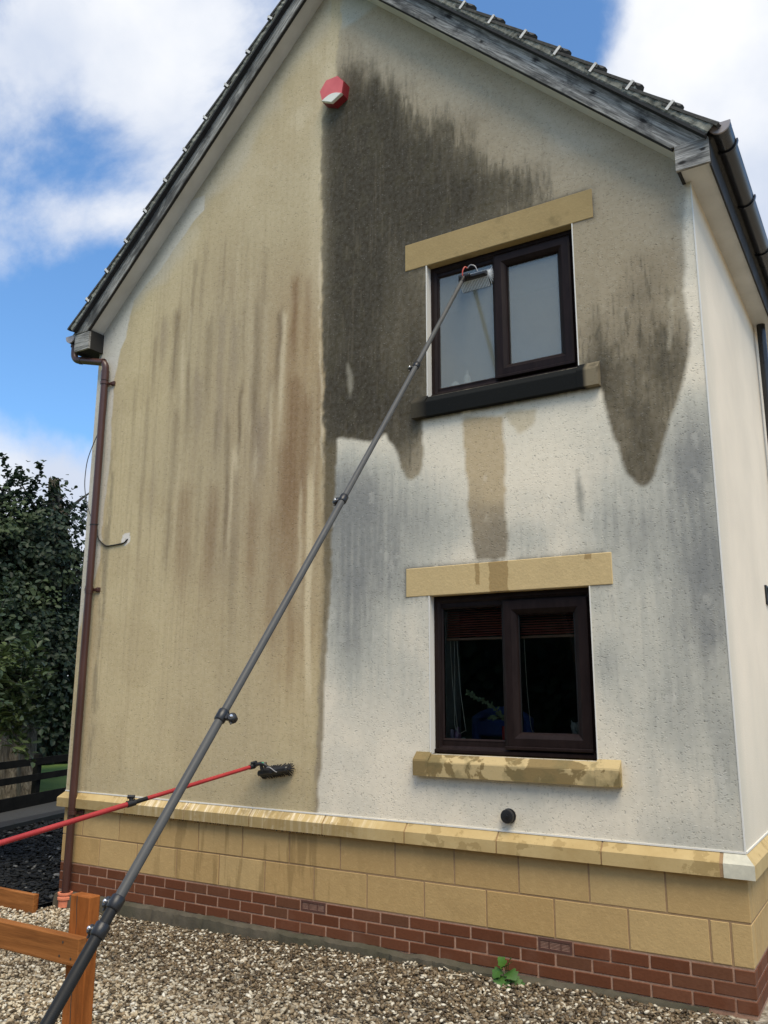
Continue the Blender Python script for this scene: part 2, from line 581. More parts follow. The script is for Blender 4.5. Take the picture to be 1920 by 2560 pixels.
M_COPE2 = simple('stone_coping_pale', alb(186, 182, 164, .86), .9, .2, .12, 18, 60, .002)

t = NT('mortar_brown'); v = t.coord('World'); n = t.noise(v, 40, 4)
M_MORT_S = t.done(t.mix(n, alb(128, 102, 72, .86), alb(156, 130, 98, .86)), .95, t.bump(n, .6, .004))
t = NT('mortar_pink'); v = t.coord('World'); n = t.noise(v, 50, 4); n1 = t.noise(v, 2.5, 4)
c = t.mix(n, alb(128, 98, 82, .8), alb(172, 140, 118, .8))
M_MORT = t.done(t.mix(t.rng(n1, .45, .7, 0, .55), c, alb(112, 78, 62, .8)), .95, t.bump(n, .7, .005))

t = NT('brick'); v = t.coord('Object'); w = t.coord('World'); rr = t.orand()
n = t.noise(v, 45, 5, .65); n1 = t.noise(w, 3.0, 4)
c = t.ramp(rr, [(0, alb(88, 51, 32)), (.5, alb(99, 59, 39)), (.8, alb(91, 60, 42)), (1, alb(106, 67, 47))])
c = t.mix(t.rng(n, .35, .7, 0, .4), c, alb(74, 43, 28))
c = t.mix(t.rng(n1, .55, .75, 0, .35), c, alb(120, 88, 72, .86))
M_BRICK = t.done(c, .85, t.bump(n, .5, .003), .2)

t = NT('concrete'); v = t.coord('World'); n = t.noise(v, 7, 6, .65); n2 = t.noise(v, 55, 4); m1 = t.noise(v, 1.6, 5, .6)
c = t.mix(t.rng(n, .3, .7), (.06, .051, .035), (.115, .098, .07))
c = t.mix(t.rng(m1, .42, .6, 0, .6), c, (.045, .044, .024))
M_CONC = t.done(t.mix(t.rng(n2, .55, .7, 0, .5), c, (.07, .065, .05)), .92, t.bump(n, .7, .012, t.bump(n2, .5, .004)))

t = NT('window_brown'); v = t.coord('World'); n = t.noise(t.coord('World', (6, 6, 1.2)), 5, 4); rr = t.noise(v, 2, 2)
M_UPVC = t.done(t.mix(t.rng(n, .35, .7), (.011, .0062, .0056), (.018, .0108, .0098)), t.rng(rr, .3, .7, .40, .52), t.bump(t.noise(v, 90, 2), .08, .001), .13)
M_BLACKP = simple('black_plastic', (.012, .012, .013), .42, .5, .25, 20, 200, .0006)
M_GASKET = simple('gasket', (.006, .006, .006), .6)
M_DARKW = simple('dark_wood_back', (.022, .02, .018), .8)

KNOTS = []       # (along, across, size) on the right bargeboard, in its own frame
def wood_grey(name, knots=()):
    t = NT(name); w = t.coord('Object')
    n = t.noise(t.coord('Object', (.9, 6, 15)), 3.0, 7, .66, .9); n2 = t.noise(t.coord('Object', (1.6, 12, 46)), 4, 5, .7, .5); b1 = t.noise(t.coord('Object', (1.0, 2, 2.4)), 2.3, 6, .65, .6)
    c = t.ramp(n, [(.30, (.07, .068, .064)), (.44, (.21, .205, .19)), (.57, (.38, .37, .345)), (.74, (.60, .58, .54))])
    c = t.mix(t.rng(n2, .50, .62, 0, .7), c, (.035, .034, .034))
    c = t.mix(t.rng(b1, .46, .64, 0, .8, True), c, (.042, .042, .042))
    hole = None
    for (a, b, r) in knots:
        d_ = t.n('ShaderNodeVectorMath', operation='DISTANCE')
        mp = t.n('ShaderNodeMapping'); mp.inputs['Scale'].default_value = (.55, 0, 1)
        t.put(mp.inputs['Vector'], w); t.put(d_.inputs[0], mp.outputs[0]); d_.inputs[1].default_value = (a * .55, 0, b)
        k = t.rng(t.math('ADD', d_.outputs['Value'], t.math('MULTIPLY', t.math('SUBTRACT', n, .5), r * 2.6)), r * .3, r * 1.1, 1, 0, True)
        hole = k if hole is None else t.math('MAXIMUM', hole, k)
    h = n2
    if hole is not None:
        c = t.mix(t.math('MULTIPLY', hole, .93), c, (.010, .009, .009)); h = t.math('SUBTRACT', n2, hole)
    return t.done(c, .8, t.bump(h, .6, .004), .25)
M_WBOX = wood_grey('weathered_box', ((-.015, 4.752, .016), (.118, 4.80, .012)))
M_WGREY = wood_grey('weathered_board', ((3.66, .07, .018), (3.19, .09, .026), (2.60, .11, .034), (2.06, .06, .016), (1.62, .12, .026), (1.50, .06, .014), (.9, .09, .03)))
M_WGREYL = wood_grey('weathered_board_left', ((3.3, .08, .02), (2.5, .06, .026), (1.6, .09, .022), (.8, .05, .02)))

t = NT('soffit_white'); v = t.coord('World'); n = t.noise(v, 3, 5)
M_SOF = t.done(t.mix(t.rng(n, .35, .7), (.62, .61, .57), (.5, .49, .45)), .55, None, .3)

t = NT('roof_tile'); v = t.coord('World'); rr = t.orand(); n = t.noise(v, 9, 6, .65); n2 = t.noise(v, 55, 4)
c = t.mix(t.rng(n, .3, .7), (.035, .036, .036), (.095, .095, .088))
c = t.mix(t.rng(n2, .58, .7, 0, .6), c, (.17, .175, .14))
c = t.mix(t.math('MULTIPLY', rr, .4), c, (.05, .042, .036))
M_TILE = t.done(c, .9, t.bump(n2, .6, .004), .2)
t = NT('roof_mortar'); v = t.coord('World'); n = t.noise(v, 12, 6, .7); n2 = t.noise(v, 70, 4)
c = t.ramp(n, [(.3, (.07, .072, .06)), (.5, (.19, .19, .16)), (.72, (.36, .36, .305))])
M_RMORT = t.done(t.mix(t.rng(n2, .55, .7, 0, .6), c, (.05, .05, .045)), .95, t.bump(n, .8, .012))
M_UNDER = simple('undercloak', (.030, .031, .033), .8, .2, .3, 9)
M_CLIP = simple('clip_aluminium', (.62, .60, .56), .5, .4, .15, 40)
M_GUT = simple('gutter_black', (.016, .017, .02), .30, .5, .2, 3)
M_CAP_SHEEN = simple('gutter_cap_sheen', (.30, .27, .27), .4, .5, .1, 5)  # lighter than the gutter: bright reflection put into the base colour
M_PIPE = simple('downpipe_brown', alb(68, 44, 38, .9), .36, .45, .16, 2.5)
M_TERRA = simple('terracotta', alb(200, 122, 92, .86), .75, .25, .16, 14, 60, .002)

# ================================================================ stain painting of the gable render (albedo per vertex)
CLEAN = [(-2.776, 3.407), (-2.671, 3.397), (-2.556, 3.35), (-2.455, 3.33), (-2.369, 3.354), (-2.32, 3.374), (-2.288, 3.308), (-2.247, 3.248), (-2.218, 3.169), (-2.188, 3.069), (-2.141, 3.0), (-2.101, 2.987), (-2.048, 3.009), (-2.013, 3.077), (-2.0, 3.201), (-2.005, 3.456), (-1.349, 3.424), (-0.671, 3.445), (-0.647, 3.316), (-0.613, 3.16), (-0.584, 3.044), (-0.555, 2.92), (-0.518, 2.806), (-0.469, 2.74), (-0.419, 2.719), (-0.375, 2.742), (-0.337, 2.808), (-0.305, 2.911), (-0.272, 3.031), (-0.24, 3.134), (-0.182, 3.25), (-0.162, 3.293), (-0.109, 3.464), (-0.075, 3.641), (-0.073, 3.734), (-0.087, 3.85), (-0.091, 3.964), (-0.068, 4.169), (-0.072, 4.364), (-0.041, 4.552), (-0.02, 4.664), (-0.0, 4.838), (0.3, 4.6), (0.3, 0.3), (-2.908, 0.542), (-2.897, 0.591), (-2.897, 0.791), (-2.869, 0.985), (-2.856, 1.201), (-2.86, 1.379), (-2.846, 1.68), (-2.838, 1.884), (-2.818, 2.153), (-2.809, 2.362), (-2.818, 2.576), (-2.803, 2.726), (-2.788, 2.942), (-2.777, 3.161), (-2.779, 3.317)]
EDGE = [(-2.798, 7.305), (-2.804, 7.143), (-2.842, 6.859), (-2.848, 6.716), (-2.912, 6.503), (-2.968, 6.327), (-2.981, 6.135), (-2.953, 5.064), (-2.95, 4.747), (-2.945, 4.436), (-2.933, 4.13), (-2.918, 3.828), (-2.905, 3.606), (-2.892, 3.387), (-2.877, 3.242), (-2.884, 3.084), (-2.881, 2.763), (-2.873, 2.201), (-2.896, 1.542), (-2.912, 0.965), (-2.925, 0.6)]
PALE = [(-4.344, 6.04), (-4.346, 5.896), (-4.42, 5.846), (-4.479, 5.792), (-4.674, 5.614), (-4.845, 5.445), (-4.933, 5.378), (-5.046, 5.316), (-5.222, 5.197), (-5.247, 5.02), (-5.288, 4.812), (-5.347, 4.717), (-5.383, 4.581), (-5.402, 4.477), (-5.412, 4.336), (-5.41, 4.124), (-5.392, 3.773), (-5.405, 3.433), (-5.431, 2.648), (-5.676, 1.92), (-5.654, 0.591)]
TOPS = [(-2.981, 7.414), (-2.802, 7.176), (-2.485, 6.817), (-2.255, 6.527), (-2.036, 6.217), (-1.828, 5.943), (-1.629, 5.689), (-1.253, 5.364), (-0.974, 5.094), (-0.814, 4.82), (-0.639, 4.344), (-0.632, 3.868)]
DRIP = [(-1.675, 3.399), (-1.362, 3.345), (-1.36, 3.065), (-1.357, 2.81), (-1.36, 2.579), (-1.358, 2.329), (-1.596, 2.348), (-1.615, 2.469), (-1.632, 2.626), (-1.642, 2.905), (-1.655, 3.108), (-1.669, 3.274)]
DRIPW = [(-1.518, 2.938), (-1.505, 2.943), (-1.5, 2.622), (-1.373, 2.619), (-1.374, 2.6), (-1.559, 2.615), (-1.554, 2.63), (-1.519, 2.626)]
SLIVER = [(-2.685, 4.036), (-2.658, 3.991), (-2.63, 3.869), (-2.629, 3.791), (-2.654, 3.719), (-2.682, 3.84)]
SLIVER2 = [(-0.182, 3.954), (-0.162, 3.949), (-0.178, 3.761), (-0.196, 3.622), (-0.21, 3.578), (-0.217, 3.643), (-0.198, 3.765)]
TEAR = [(-0.846, 2.904), (-0.831, 2.839), (-0.81, 2.696), (-0.816, 2.62), (-0.842, 2.53), (-0.849, 2.654), (-0.857, 2.748)]
DAMP = [(-1.367, 3.369), (-1.11, 3.367), (-1.131, 3.254), (-1.251, 3.208), (-1.317, 3.286)]
CABP = [(-5.145, 2.861), (-5.05, 2.873), (-5.042, 2.787), (-5.104, 2.75), (-5.157, 2.788)]
BLOTCH = [(-2.541, 2.739, 0.404, 0.424, 0.85), (-2.713, 2.903, 0.17, 0.434, 0.6), (-2.06, 2.654, 0.263, 0.305, 0.6), (-2.619, 2.286, 0.245, 0.311, 0.75), (-2.654, 1.772, 0.203, 0.302, 0.45), (-2.295, 2.299, 0.232, 0.237, 0.35), (-1.688, 2.616, 0.247, 0.197, 0.35), (-1.242, 2.46, 0.258, 0.157, 0.4), (-0.137, 2.835, 0.134, 0.317, 0.75), (-0.072, 2.255, 0.154, 0.383, 0.7), (-0.20, 1.904, 0.16, 0.245, 0.42), (-0.422, 2.312, 0.326, 0.257, 0.3), (-0.641, 2.54, 0.203, 0.179, 0.3), (-0.078, 1.817, 0.077, 0.107, 0.4), (-0.378, 1.284, 0.235, 0.289, 0.3), (-0.054, 1.137, 0.098, 0.426, 0.4), (-1.361, 0.834, 0.657, 0.113, 0.28), (-0.748, 1.64, 0.115, 0.169, 0.35), (-2.101, 2.185, 0.224, 0.165, 0.25), (-2.068, 1.502, 0.146, 0.375, 0.15), (-0.879, 2.021, 0.208, 0.088, 0.3), (-2.217, 1.599, 0.224, 0.192, 0.2)]
DARK = [(-2.48, 6.046, 0.484, 0.645, 0.95), (-2.659, 5.504, 0.316, 0.838, 0.75), (-1.639, 5.166, 0.484, 0.309, 0.8), (-2.04, 5.669, 0.447, 0.328, 0.8), (-2.559, 4.643, 0.387, 0.557, 0.84), (-2.60, 3.72, 0.36, 0.60, 0.9), (-2.215, 3.564, 0.2, 0.364, 0.6), (-1.082, 5.056, 0.207, 0.22, 0.55), (-2.044, 5.058, 0.4, 0.316, 0.65), (-0.405, 3.056, 0.17, 0.331, 0.5), (-0.227, 3.582, 0.168, 0.368, 0.55), (-0.618, 3.536, 0.151, 0.349, 0.5), (-0.4, 4.142, 0.292, 0.421, 0.3), (-2.051, 4.052, 0.119, 0.516, 0.6), (-0.716, 3.458, 0.092, 0.128, 0.5), (-2.842, 2.844, 0.109, 0.93, 0.45)]
STREAKS = [(-4.594, 0.036, 5.04, 4.12, 0.7, 0), (-4.416, 0.021, 5.5, 3.68, 0.5, 0), (-4.411, 0.029, 4.46, 3.69, 0.5, 0), (-4.56, 0.032, 4.04, 2.63, 0.45, 0), (-4.292, 0.057, 4.34, 3.67, 0.5, 1), (-4.187, 0.031, 4.84, 3.87, 0.6, 0), (-4.021, 0.036, 4.9, 3.41, 0.55, 1), (-4.055, 0.016, 3.94, 3.4, 0.6, 0), (-3.871, 0.033, 4.76, 4.03, 0.5, 1), (-3.78, 0.014, 4.9, 4.22, 0.5, 0), (-3.787, 0.016, 4.15, 3.38, 0.7, 0), (-3.915, 0.024, 3.83, 2.58, 0.6, 0), (-3.628, 0.026, 4.81, 3.56, 0.7, 0), (-3.543, 0.063, 3.86, 3.14, 0.5, 1), (-3.456, 0.02, 4.16, 3.54, 0.4, 1), (-3.385, 0.033, 4.75, 3.89, 0.75, 0), (-3.229, 0.042, 4.99, 4.03, 0.75, 2), (-3.083, 0.032, 4.97, 4.16, 0.55, 2), (-3.2, 0.071, 4.07, 2.34, 0.75, 2), (-3.075, 0.047, 3.88, 2.8, 0.6, 2), (-3.277, 0.048, 3.51, 2.44, 0.5, 2), (-2.956, 0.023, 4.14, 2.32, 0.4, 2), (-3.671, 0.018, 4.38, 3.78, 0.35, 0), (-4.754, 0.046, 4.95, 4.43, 0.4, 1), (-4.863, 0.025, 4.81, 4.21, 0.3, 0), (-4.925, 0.022, 4.24, 2.66, 0.3, 0), (-4.389, 0.083, 3.28, 2.22, 0.4, 2), (-4.074, 0.066, 3.26, 2.2, 0.4, 2), (-4.223, 0.022, 3.49, 2.41, 0.3, 0), (-5.109, 0.019, 4.41, 3.8, 0.2, 0), (-3.6, 0.049, 3.06, 1.99, 0.4, 2), (-3.375, 0.055, 2.93, 1.79, 0.45, 2), (-3.197, 0.034, 2.53, 1.43, 0.4, 2), (-3.794, 0.03, 2.78, 1.99, 0.3, 0), (-4.563, 0.029, 3.17, 2.43, 0.3, 0), (-4.785, 0.039, 3.53, 2.87, 0.25, 1), (-3.551, 0.021, 5.38, 4.56, 0.25, 0), (-4.054, 0.017, 5.57, 4.89, 0.25, 0), (-3.776, 0.014, 5.54, 4.89, 0.25, 0), (-4.312, 0.018, 5.61, 4.84, 0.25, 0)]
PALES = [(-4.489, 0.021, 4.66, 4.05, 0.6), (-4.426, 0.015, 4.99, 4.45, 0.4), (-3.341, 0.023, 4.72, 3.58, 0.75), (-3.437, 0.015, 4.05, 3.33, 0.5), (-3.821, 0.034, 3.53, 3.26, 0.6), (-3.852, 0.018, 3.39, 2.58, 0.5), (-3.586, 0.025, 3.5, 3.15, 0.45), (-3.103, 0.016, 3.17, 2.15, 0.5), (-3.667, 0.01, 3.84, 3.57, 0.3), (-4.484, 0.017, 3.53, 2.63, 0.3), (-2.971, 0.011, 3.46, 2.32, 0.35), (-3.708, 0.032, 5.11, 3.57, 0.3), (-3.528, 0.026, 4.83, 3.96, 0.3), (-3.883, 0.011, 5.47, 4.85, 0.35)]
TIDE = [(-1.537, 6.376), (-1.183, 5.871), (-0.947, 5.442), (-0.851, 5.227), (-0.577, 5.168), (-0.384, 5.128), (-0.083, 4.845), (-0.021, 4.941), (-2.191, 7.255)]

WX0, WX1, WZ0 = -5.655, 0.0, 0.592
OPEN = [(-1.961, -0.803, 1.046, 2.119), (-1.961, -0.803, 3.600, 4.662)]
STEP = 0.0105
def grid_lines(a, b, req):
    pts = sorted(set([a, b] + [r for r in req if a < r < b]))
    out = []
    for p0, p1 in zip(pts[:-1], pts[1:]):
        k = max(1, round((p1 - p0) / STEP))
        out += [p0 + (p1 - p0) * i / k for i in range(k)]
    return np.array(out + [b])
gx = grid_lines(WX0, WX1, [-1.961, -0.803])
gz = grid_lines(WZ0, 7.62, [1.046, 2.119, 3.600, 4.662])
X, Z = np.meshgrid(gx, gz, indexing='ij')

def curve(pts, z):
    p_ = sorted((b, a) for a, b in pts)
    return np.interp(z, [q[0] for q in p_], [q[1] for q in p_])

def A(r, g, b): return np.array(alb(r, g, b))
def mixc(c, f, col): return c * (1 - f[..., None]) + np.asarray(col) * f[..., None]

wob = lambda s, amp, sd: (fbm(X * s + 50, Z * s + 50, sd, 4) - .5) * amp
def blur(a, n):
    for ax in (0, 1):
        k = np.ones(n) / n
        a = np.apply_along_axis(lambda r: np.convolve(np.pad(r, n // 2, mode='edge'), k, mode='valid'), ax, a)
    return a
def mask(poly, soft=.008, ws=9, wa=.03, sd=3):
    mm = inpoly(X + wob(ws, wa, sd), Z + wob(ws, wa, sd + 40), poly).astype(np.float32)
    n = max(1, int(round(soft / STEP)) * 2 + 1)
    return blur(mm, n) if n > 1 else mm

streak = fbm(X * 9.5 + 9, Z * .5 + 3, 11, 4, .55)            # broad vertical runs
streak2 = fbm(X * 44 + 4, Z * 1.1 + 8, 21, 3, .6)           # narrow runs
mott = fbm(X * 3.1 + 7, Z * 3.1 + 2, 31, 5)
mott2 = fbm(X * 11 + 3, Z * 7 + 6, 37, 4)
drips = fbm(X * 30 + 2, Z * 4.5 + 5, 41, 4, .6)

# ---- washed left half
c = np.zeros(X.shape + (3,)) + A(178, 162, 126)
c = mixc(c, sstep(Z, 4.6, 6.6) * .75, A(180, 167, 140))
c = mixc(c, sstep(mott, .42, .66) * .5, A(164, 147, 112))
c = mixc(c, sstep(streak2, .52, .78) * .30, A(158, 140, 108))
warmz = np.exp(-((X + 3.18) / .42) ** 2) * sstep(Z, .9, 2.4) * (1 - sstep(Z, 4.6, 5.6))
c = mixc(c, warmz * (.45 + .4 * streak), A(148, 120, 84))
dull = np.exp(-((X + 3.75) / .75) ** 2) * sstep(Z, 1.6, 3.0) * (1 - sstep(Z, 4.6, 5.8))
c = mixc(c, dull * (.34 + .5 * streak), A(146, 129, 104))
c = mixc(c, dull * sstep(streak + (streak2 - .5) * .3, .46, .62) * .42, A(122, 105, 82))
c = mixc(c, sstep(fbm(X * 1.1 + 31, Z * .7 + 14, 161, 4), .48, .68) * .35, A(158, 143, 114))
c = mixc(c, sstep(streak2, .5, .8) * sstep(Z, .8, 2.2) * (1 - sstep(Z, 5.2, 6.2)) * .12, A(132, 116, 92))
TINT = (A(106, 90, 68), A(120, 105, 90), A(116, 89, 60))
xw = X + (fbm(X * 3 + 2, Z * 1.3 + 5, 141, 3) - .5) * .07 + (fbm(X * 20, Z * 5 + 5, 142, 2) - .5) * .02
def run(sx, hw, zt, zb, w_):
    hw = max(hw, .012)
    g = np.exp(-np.abs((xw - sx) / hw) ** 2.4 * .6)
    top = zt + (drips - .5) * .22
    return g * sstep(top - Z, 0, .16) * (1 - sstep(top - Z, (zt - zb) * .6, (zt - zb) * 1.25)) * w_ * (.72 + .5 * (streak2 - .2) * (.7 + .6 * mott2))
for sx, hw, zt, zb, w_, k in STREAKS:
    c = mixc(c, np.clip(run(sx, hw, zt, zb, w_) * 1.12, 0, 1), TINT[k])
for sx, hw, zt, zb, w_ in PALES:
    c = mixc(c, np.clip(run(sx, hw, zt, zb, w_) * .85, 0, 1), A(200, 185, 154))
c = mixc(c, (1 - sstep(np.abs(X + 3.02 + wob(2, .06, 71) + (Z - 2.6) * .02), .015, .045)) * sstep(Z, 1.2, 1.6) * (1 - sstep(Z, 3.0, 3.3)) * .7, A(198, 182, 148))
c = mixc(c, (1 - sstep(Z + drips * .35, .75, 1.1)) * .35, A(150, 140, 112))
# grimy line beside the pipe
c = mixc(c, (1 - sstep(np.abs(X + 5.36), .02, .07)) * sstep(drips, .3, .6) * (1 - sstep(Z, 3.2, 4.4)) * .5, A(92, 84, 68))
# never-washed strip under the left eaves and by the pipe
pale = np.zeros_like(X)
px_ = curve(PALE, Z)
pale = 1 - sstep(X + wob(6, .06, 81) - px_, -.012, .012)
pale = np.where(Z > 6.05, 0, pale)
c = mixc(c, pale * .9, A(186, 182, 172))
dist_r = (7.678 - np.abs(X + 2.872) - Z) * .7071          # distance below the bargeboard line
c = mixc(c, (1 - sstep(dist_r + wob(2.2, .5, 83), .12, .34)) * (X < -2.9) * .5, A(176, 170, 156))
c = mixc(c, sstep(fbm(X * 1.6 + 20, Z * .9 + 4, 87, 4), .5, .66) * .28, A(160, 146, 116))
c = mixc(c, (1 - sstep(dist_r + wob(4, .10, 84), -.1, .16)) * (X < -2.872) * .5, A(96, 92, 80))  # verge shade painted into the wall colour, darkest at the left soffit

# ---- unwashed right half
ex = curve(EDGE, Z)
rag = wob(14, .045, 91) + wob(3, .05, 92) + (fbm(X * 40, Z * 7, 93, 3) - .5) * .05
right = sstep(X + rag - ex, -.018, .018)
d = np.zeros_like(X)
for bx, bz, sx, sz, w_ in DARK:
    d = 1 - (1 - d) * (1 - w_ * .92 * np.exp(-(((X - bx) / sx) ** 2 + ((Z - bz) / sz) ** 2) * .8))
tops = np.interp(X, [q[0] for q in TOPS], [q[1] for q in TOPS]) + .26
drip3 = fbm(X * 58 + 2, Z * 5.5 + 5, 47, 3, .6)
fr = tops - Z + (drips - .5) * .22 + (drip3 - .5) * .34 + (streak - .5) * .35 + (mott - .5) * .55 + (mott2 - .5) * .25
d = d * (sstep(fr, -.2, .95) * .75 + sstep(fr, -.45, .6) * .25)
d = np.maximum(d, (X > -.85) * .40 * sstep(4.75 - Z + (mott - .5) * .8, 0, 1.9) * sstep(X, -.85, -.7))
d = np.clip(d + (drips - .5) * (.10 + .14 * sstep(d, .4, .8)) * sstep(d, .05, .4) + (mott - .5) * .18 + (mott2 - .5) * .08 + .06 * (d > .3), 0, 1)
med = np.zeros(X.shape + (3,)) + A(146, 134, 111)
med = mixc(med, sstep(Z, 4.3, 5.4) * .6, A(151, 139, 118))
med = mixc(med, sstep(mott, .45, .68) * .4, A(136, 122, 99))
med = mixc(med, sstep(drip3, .58, .74) * sstep(d, .02, .2) * .38, A(98, 90, 70))
dirt = mixc(med, sstep(d, .04, .58), A(88, 80, 63))
dirt = mixc(dirt, sstep(d, .40, .84), A(54, 48, 35))
fine = fbm(X * 62 + 5, Z * 9 + 3, 151, 3, .6)
dirt = mixc(dirt, sstep(fine + d * .42, .72, .86) * sstep(d, .03, .18) * (1 - sstep(d, .6, .9)) * .5, A(70, 64, 50))
dirt = mixc(dirt, sstep(mott2, .55, .72) * sstep(d, .4, .7) * .18, A(82, 76, 54))
dirt = mixc(dirt, sstep(fbm(X * 52 + 3, Z * 3.2 + 9, 45, 3), .66, .74) * sstep(d, .25, .5) * .16, A(112, 102, 84))
# lightly soiled wall under the right verge and pale patch at the peak
lite = (1 - sstep(dist_r + wob(2.5, .35, 101), .15, .62))
dirt = mixc(dirt, lite * .6 * (1 - sstep(d, .3, .7)), A(166, 155, 135))
dirt = mixc(dirt, mask(TIDE, .03, 3, .10, 29) * (1 - sstep(d, .3, .6)) * .42, A(176, 168, 152))
dirt = mixc(dirt, mask([(-2.95, 7.7), (-2.93, 7.3), (-2.83, 7.26), (-2.79, 7.16), (-2.68, 7.17), (-2.42, 7.24), (-2.3, 7.3), (-2.2, 7.7)], .02, 6, .08, 5) * .8, A(166, 164, 152))
dirt = mixc(dirt, (1 - sstep(dist_r + wob(4, .10, 103), -.1, .13)) * .3, A(104, 97, 82))  # soffit shade put into the colour along the right verge
dirt = mixc(dirt, np.exp(-((X + .02) / .07) ** 2) * sstep(Z, 3.2, 4.0) * .6, A(168, 166, 156))
c = c * (1 - right[..., None]) + dirt * right[..., None]
# salt line left by the wash along the edge
c = mixc(c, (1 - sstep(np.abs(X + wob(14, .035, 91) + wob(3, .03, 92) - ex + .02), .004, .022)) * sstep(mott2 + drips * .4, .5, .75) * sstep(Z, 2.4, 3.2) * (1 - sstep(Z, 5.2, 6.2)) * .42, A(204, 190, 164))
c = mixc(c, np.exp(-((X - ex + .06) / .09) ** 2) * sstep(Z, 4.2, 5.0) * .35, A(196, 182, 152))

# ---- treated lower right: pale with grey algae bloom
clean_m = mask(CLEAN, .011, 9, .030, 7)
cl = np.zeros(X.shape + (3,)) + A(210, 200, 180)
cl = mixc(cl, sstep(mott, .40, .66) * .6, A(190, 184, 168))
gy = np.zeros_like(X)
for bx, bz, sx, sz, w_ in BLOTCH:
    gy = 1 - (1 - gy) * (1 - w_ * np.exp(-(((X - bx) / sx) ** 2 + ((Z - bz) / sz) ** 2)))
side_g = np.exp(-((X + .22) / .62) ** 2) * (.5 + .5 * sstep(Z, .9, 1.8)) * (1 - sstep(Z, 3.1, 3.5)) * .5 + np.exp(-((X + 2.5) / .5) ** 2) * sstep(Z, 1.0, 1.9) * (1 - sstep(Z, 3.0, 3.35)) * .38
gy = 1 - (1 - gy) * (1 - side_g)
gy = np.clip(gy * (.70 + .30 * fbm(X * 3 + 1, Z * 2.4 + 7, 111, 4) + .38 * (fbm(X * 34 + 1, Z * 2.0 + 7, 113, 4) - .2)) + (drips - .5) * .09 * sstep(gy, .08, .4) + (mott2 - .5) * .10 + (mott - .5) * .10 * sstep(gy, .02, .2), 0, 1)
cl = mixc(cl, sstep(gy, .03, .5) * .85, A(164, 163, 152))
cl = mixc(cl, sstep(gy, .36, .92) * .9, A(112, 113, 111))
cl = mixc(cl, sstep(drip3, .64, .76) * sstep(gy, .12, .4) * .16, A(98, 99, 97))
cl = mixc(cl, sstep(mott2, .68, .80) * sstep(gy, .1, .3) * .22, A(200, 196, 184))
warm = np.exp(-(((X + 1.2) / .9) ** 2 + ((Z - 3.25) / .35) ** 2))
cl = mixc(cl, warm * .5, A(212, 203, 182))
lo = (1 - sstep(Z + (drips - .5) * .2, .62, .80))
cl = mixc(cl, lo * sstep(X, -1.2, -.2) * .45, A(150, 150, 142))
dm = mask(DRIP, .011, 8, .045, 9) * (1 - sstep(Z, 3.36, 3.42))
dc = mixc(np.zeros(X.shape + (3,)) + A(170, 151, 118), 1 - sstep(Z + wob(5, .3, 121), 2.45, 2.95), A(120, 109, 90))
dc = mixc(dc, sstep(mott2, .6, .72) * (1 - sstep(Z, 2.35, 2.6)) * .5, A(188, 180, 160))
cl = cl * (1 - dm[..., None] * .94) + dc * (dm * .94)[..., None]
cl = mixc(cl, mask(DRIPW, .010, 14, .03, 13) * sstep(mott2, .35, .6) * .7, A(208, 200, 182))
cl = mixc(cl, mask(TEAR, .008, 12, .02, 15) * .8, A(128, 126, 116))
cl = mixc(cl, mask(DAMP, .012, 10, .05, 17) * .6, A(172, 156, 122))
c = c * (1 - clean_m[..., None]) + cl * clean_m[..., None]
# narrow strip of old dirt between the washed half and the treated part
clx = curve([q for q in CLEAN if q[0] < -2.7], Z)
strip = sstep(X - ex, -.05, .02) * (1 - clean_m) * (1 - sstep(Z, 3.3, 3.45)) * (X < -2.6)
c = mixc(c, strip * (.35 + .35 * sstep(Z, 1.4, 2.4)) * (.6 + .6 * drips), A(104, 92, 68))
c = mixc(c, mask(SLIVER, .006, 10, .02, 19) * .7, A(134, 128, 112))
c = mixc(c, mask(SLIVER2, .008, 10, .02, 21) * .55, A(178, 168, 146))
c = mixc(c, mask(CABP, .004, 10, .01, 23) * .95, A(200, 194, 186))
# grime that gathers round the dressed stone
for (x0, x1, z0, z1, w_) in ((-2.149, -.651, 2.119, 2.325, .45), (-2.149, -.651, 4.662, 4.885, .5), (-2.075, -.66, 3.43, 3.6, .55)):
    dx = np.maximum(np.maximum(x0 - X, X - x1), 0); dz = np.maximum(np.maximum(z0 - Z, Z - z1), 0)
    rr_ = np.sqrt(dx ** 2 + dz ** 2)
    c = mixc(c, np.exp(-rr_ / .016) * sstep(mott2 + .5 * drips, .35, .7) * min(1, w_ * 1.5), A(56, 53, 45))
# soft shadow of the small brush, painted into the wall colour below it
c = mixc(c, np.exp(-(((X + 3.25) / .22) ** 2 + ((Z - .74) / .10) ** 2)) * .25, A(150, 134, 104))
c = np.clip(c, .01, .9)

nx, nz = X.shape
idx = np.arange(nx * nz).reshape(nx, nz)
q = np.stack([idx[:-1, :-1], idx[1:, :-1], idx[1:, 1:], idx[:-1, 1:]], -1).reshape(-1, 4)
cx = (gx[:-1] + gx[1:]) / 2; cz = (gz[:-1] + gz[1:]) / 2
CX, CZ = np.meshgrid(cx, cz, indexing='ij')
keep = (CZ < 7.678 - np.abs(CX + 2.872) + .10)
for x0, x1, z0, z1 in OPEN:
    keep &= ~((CX > x0) & (CX < x1) & (CZ > z0) & (CZ < z1))
q = q[keep.ravel()]
used = np.unique(q); remap = np.full(nx * nz, -1); remap[used] = np.arange(len(used))
Vw = np.stack([X.ravel(), np.zeros(nx * nz), Z.ravel()], -1)[used]
me = np_mesh('gable_wall', Vw, remap[q])
ca = me.color_attributes.new('stain', 'FLOAT_COLOR', 'POINT')
rgba = np.ones((len(used), 4), np.float32); rgba[:, :3] = c.reshape(-1, 3)[used]
ca.data.foreach_set('color', rgba.ravel())

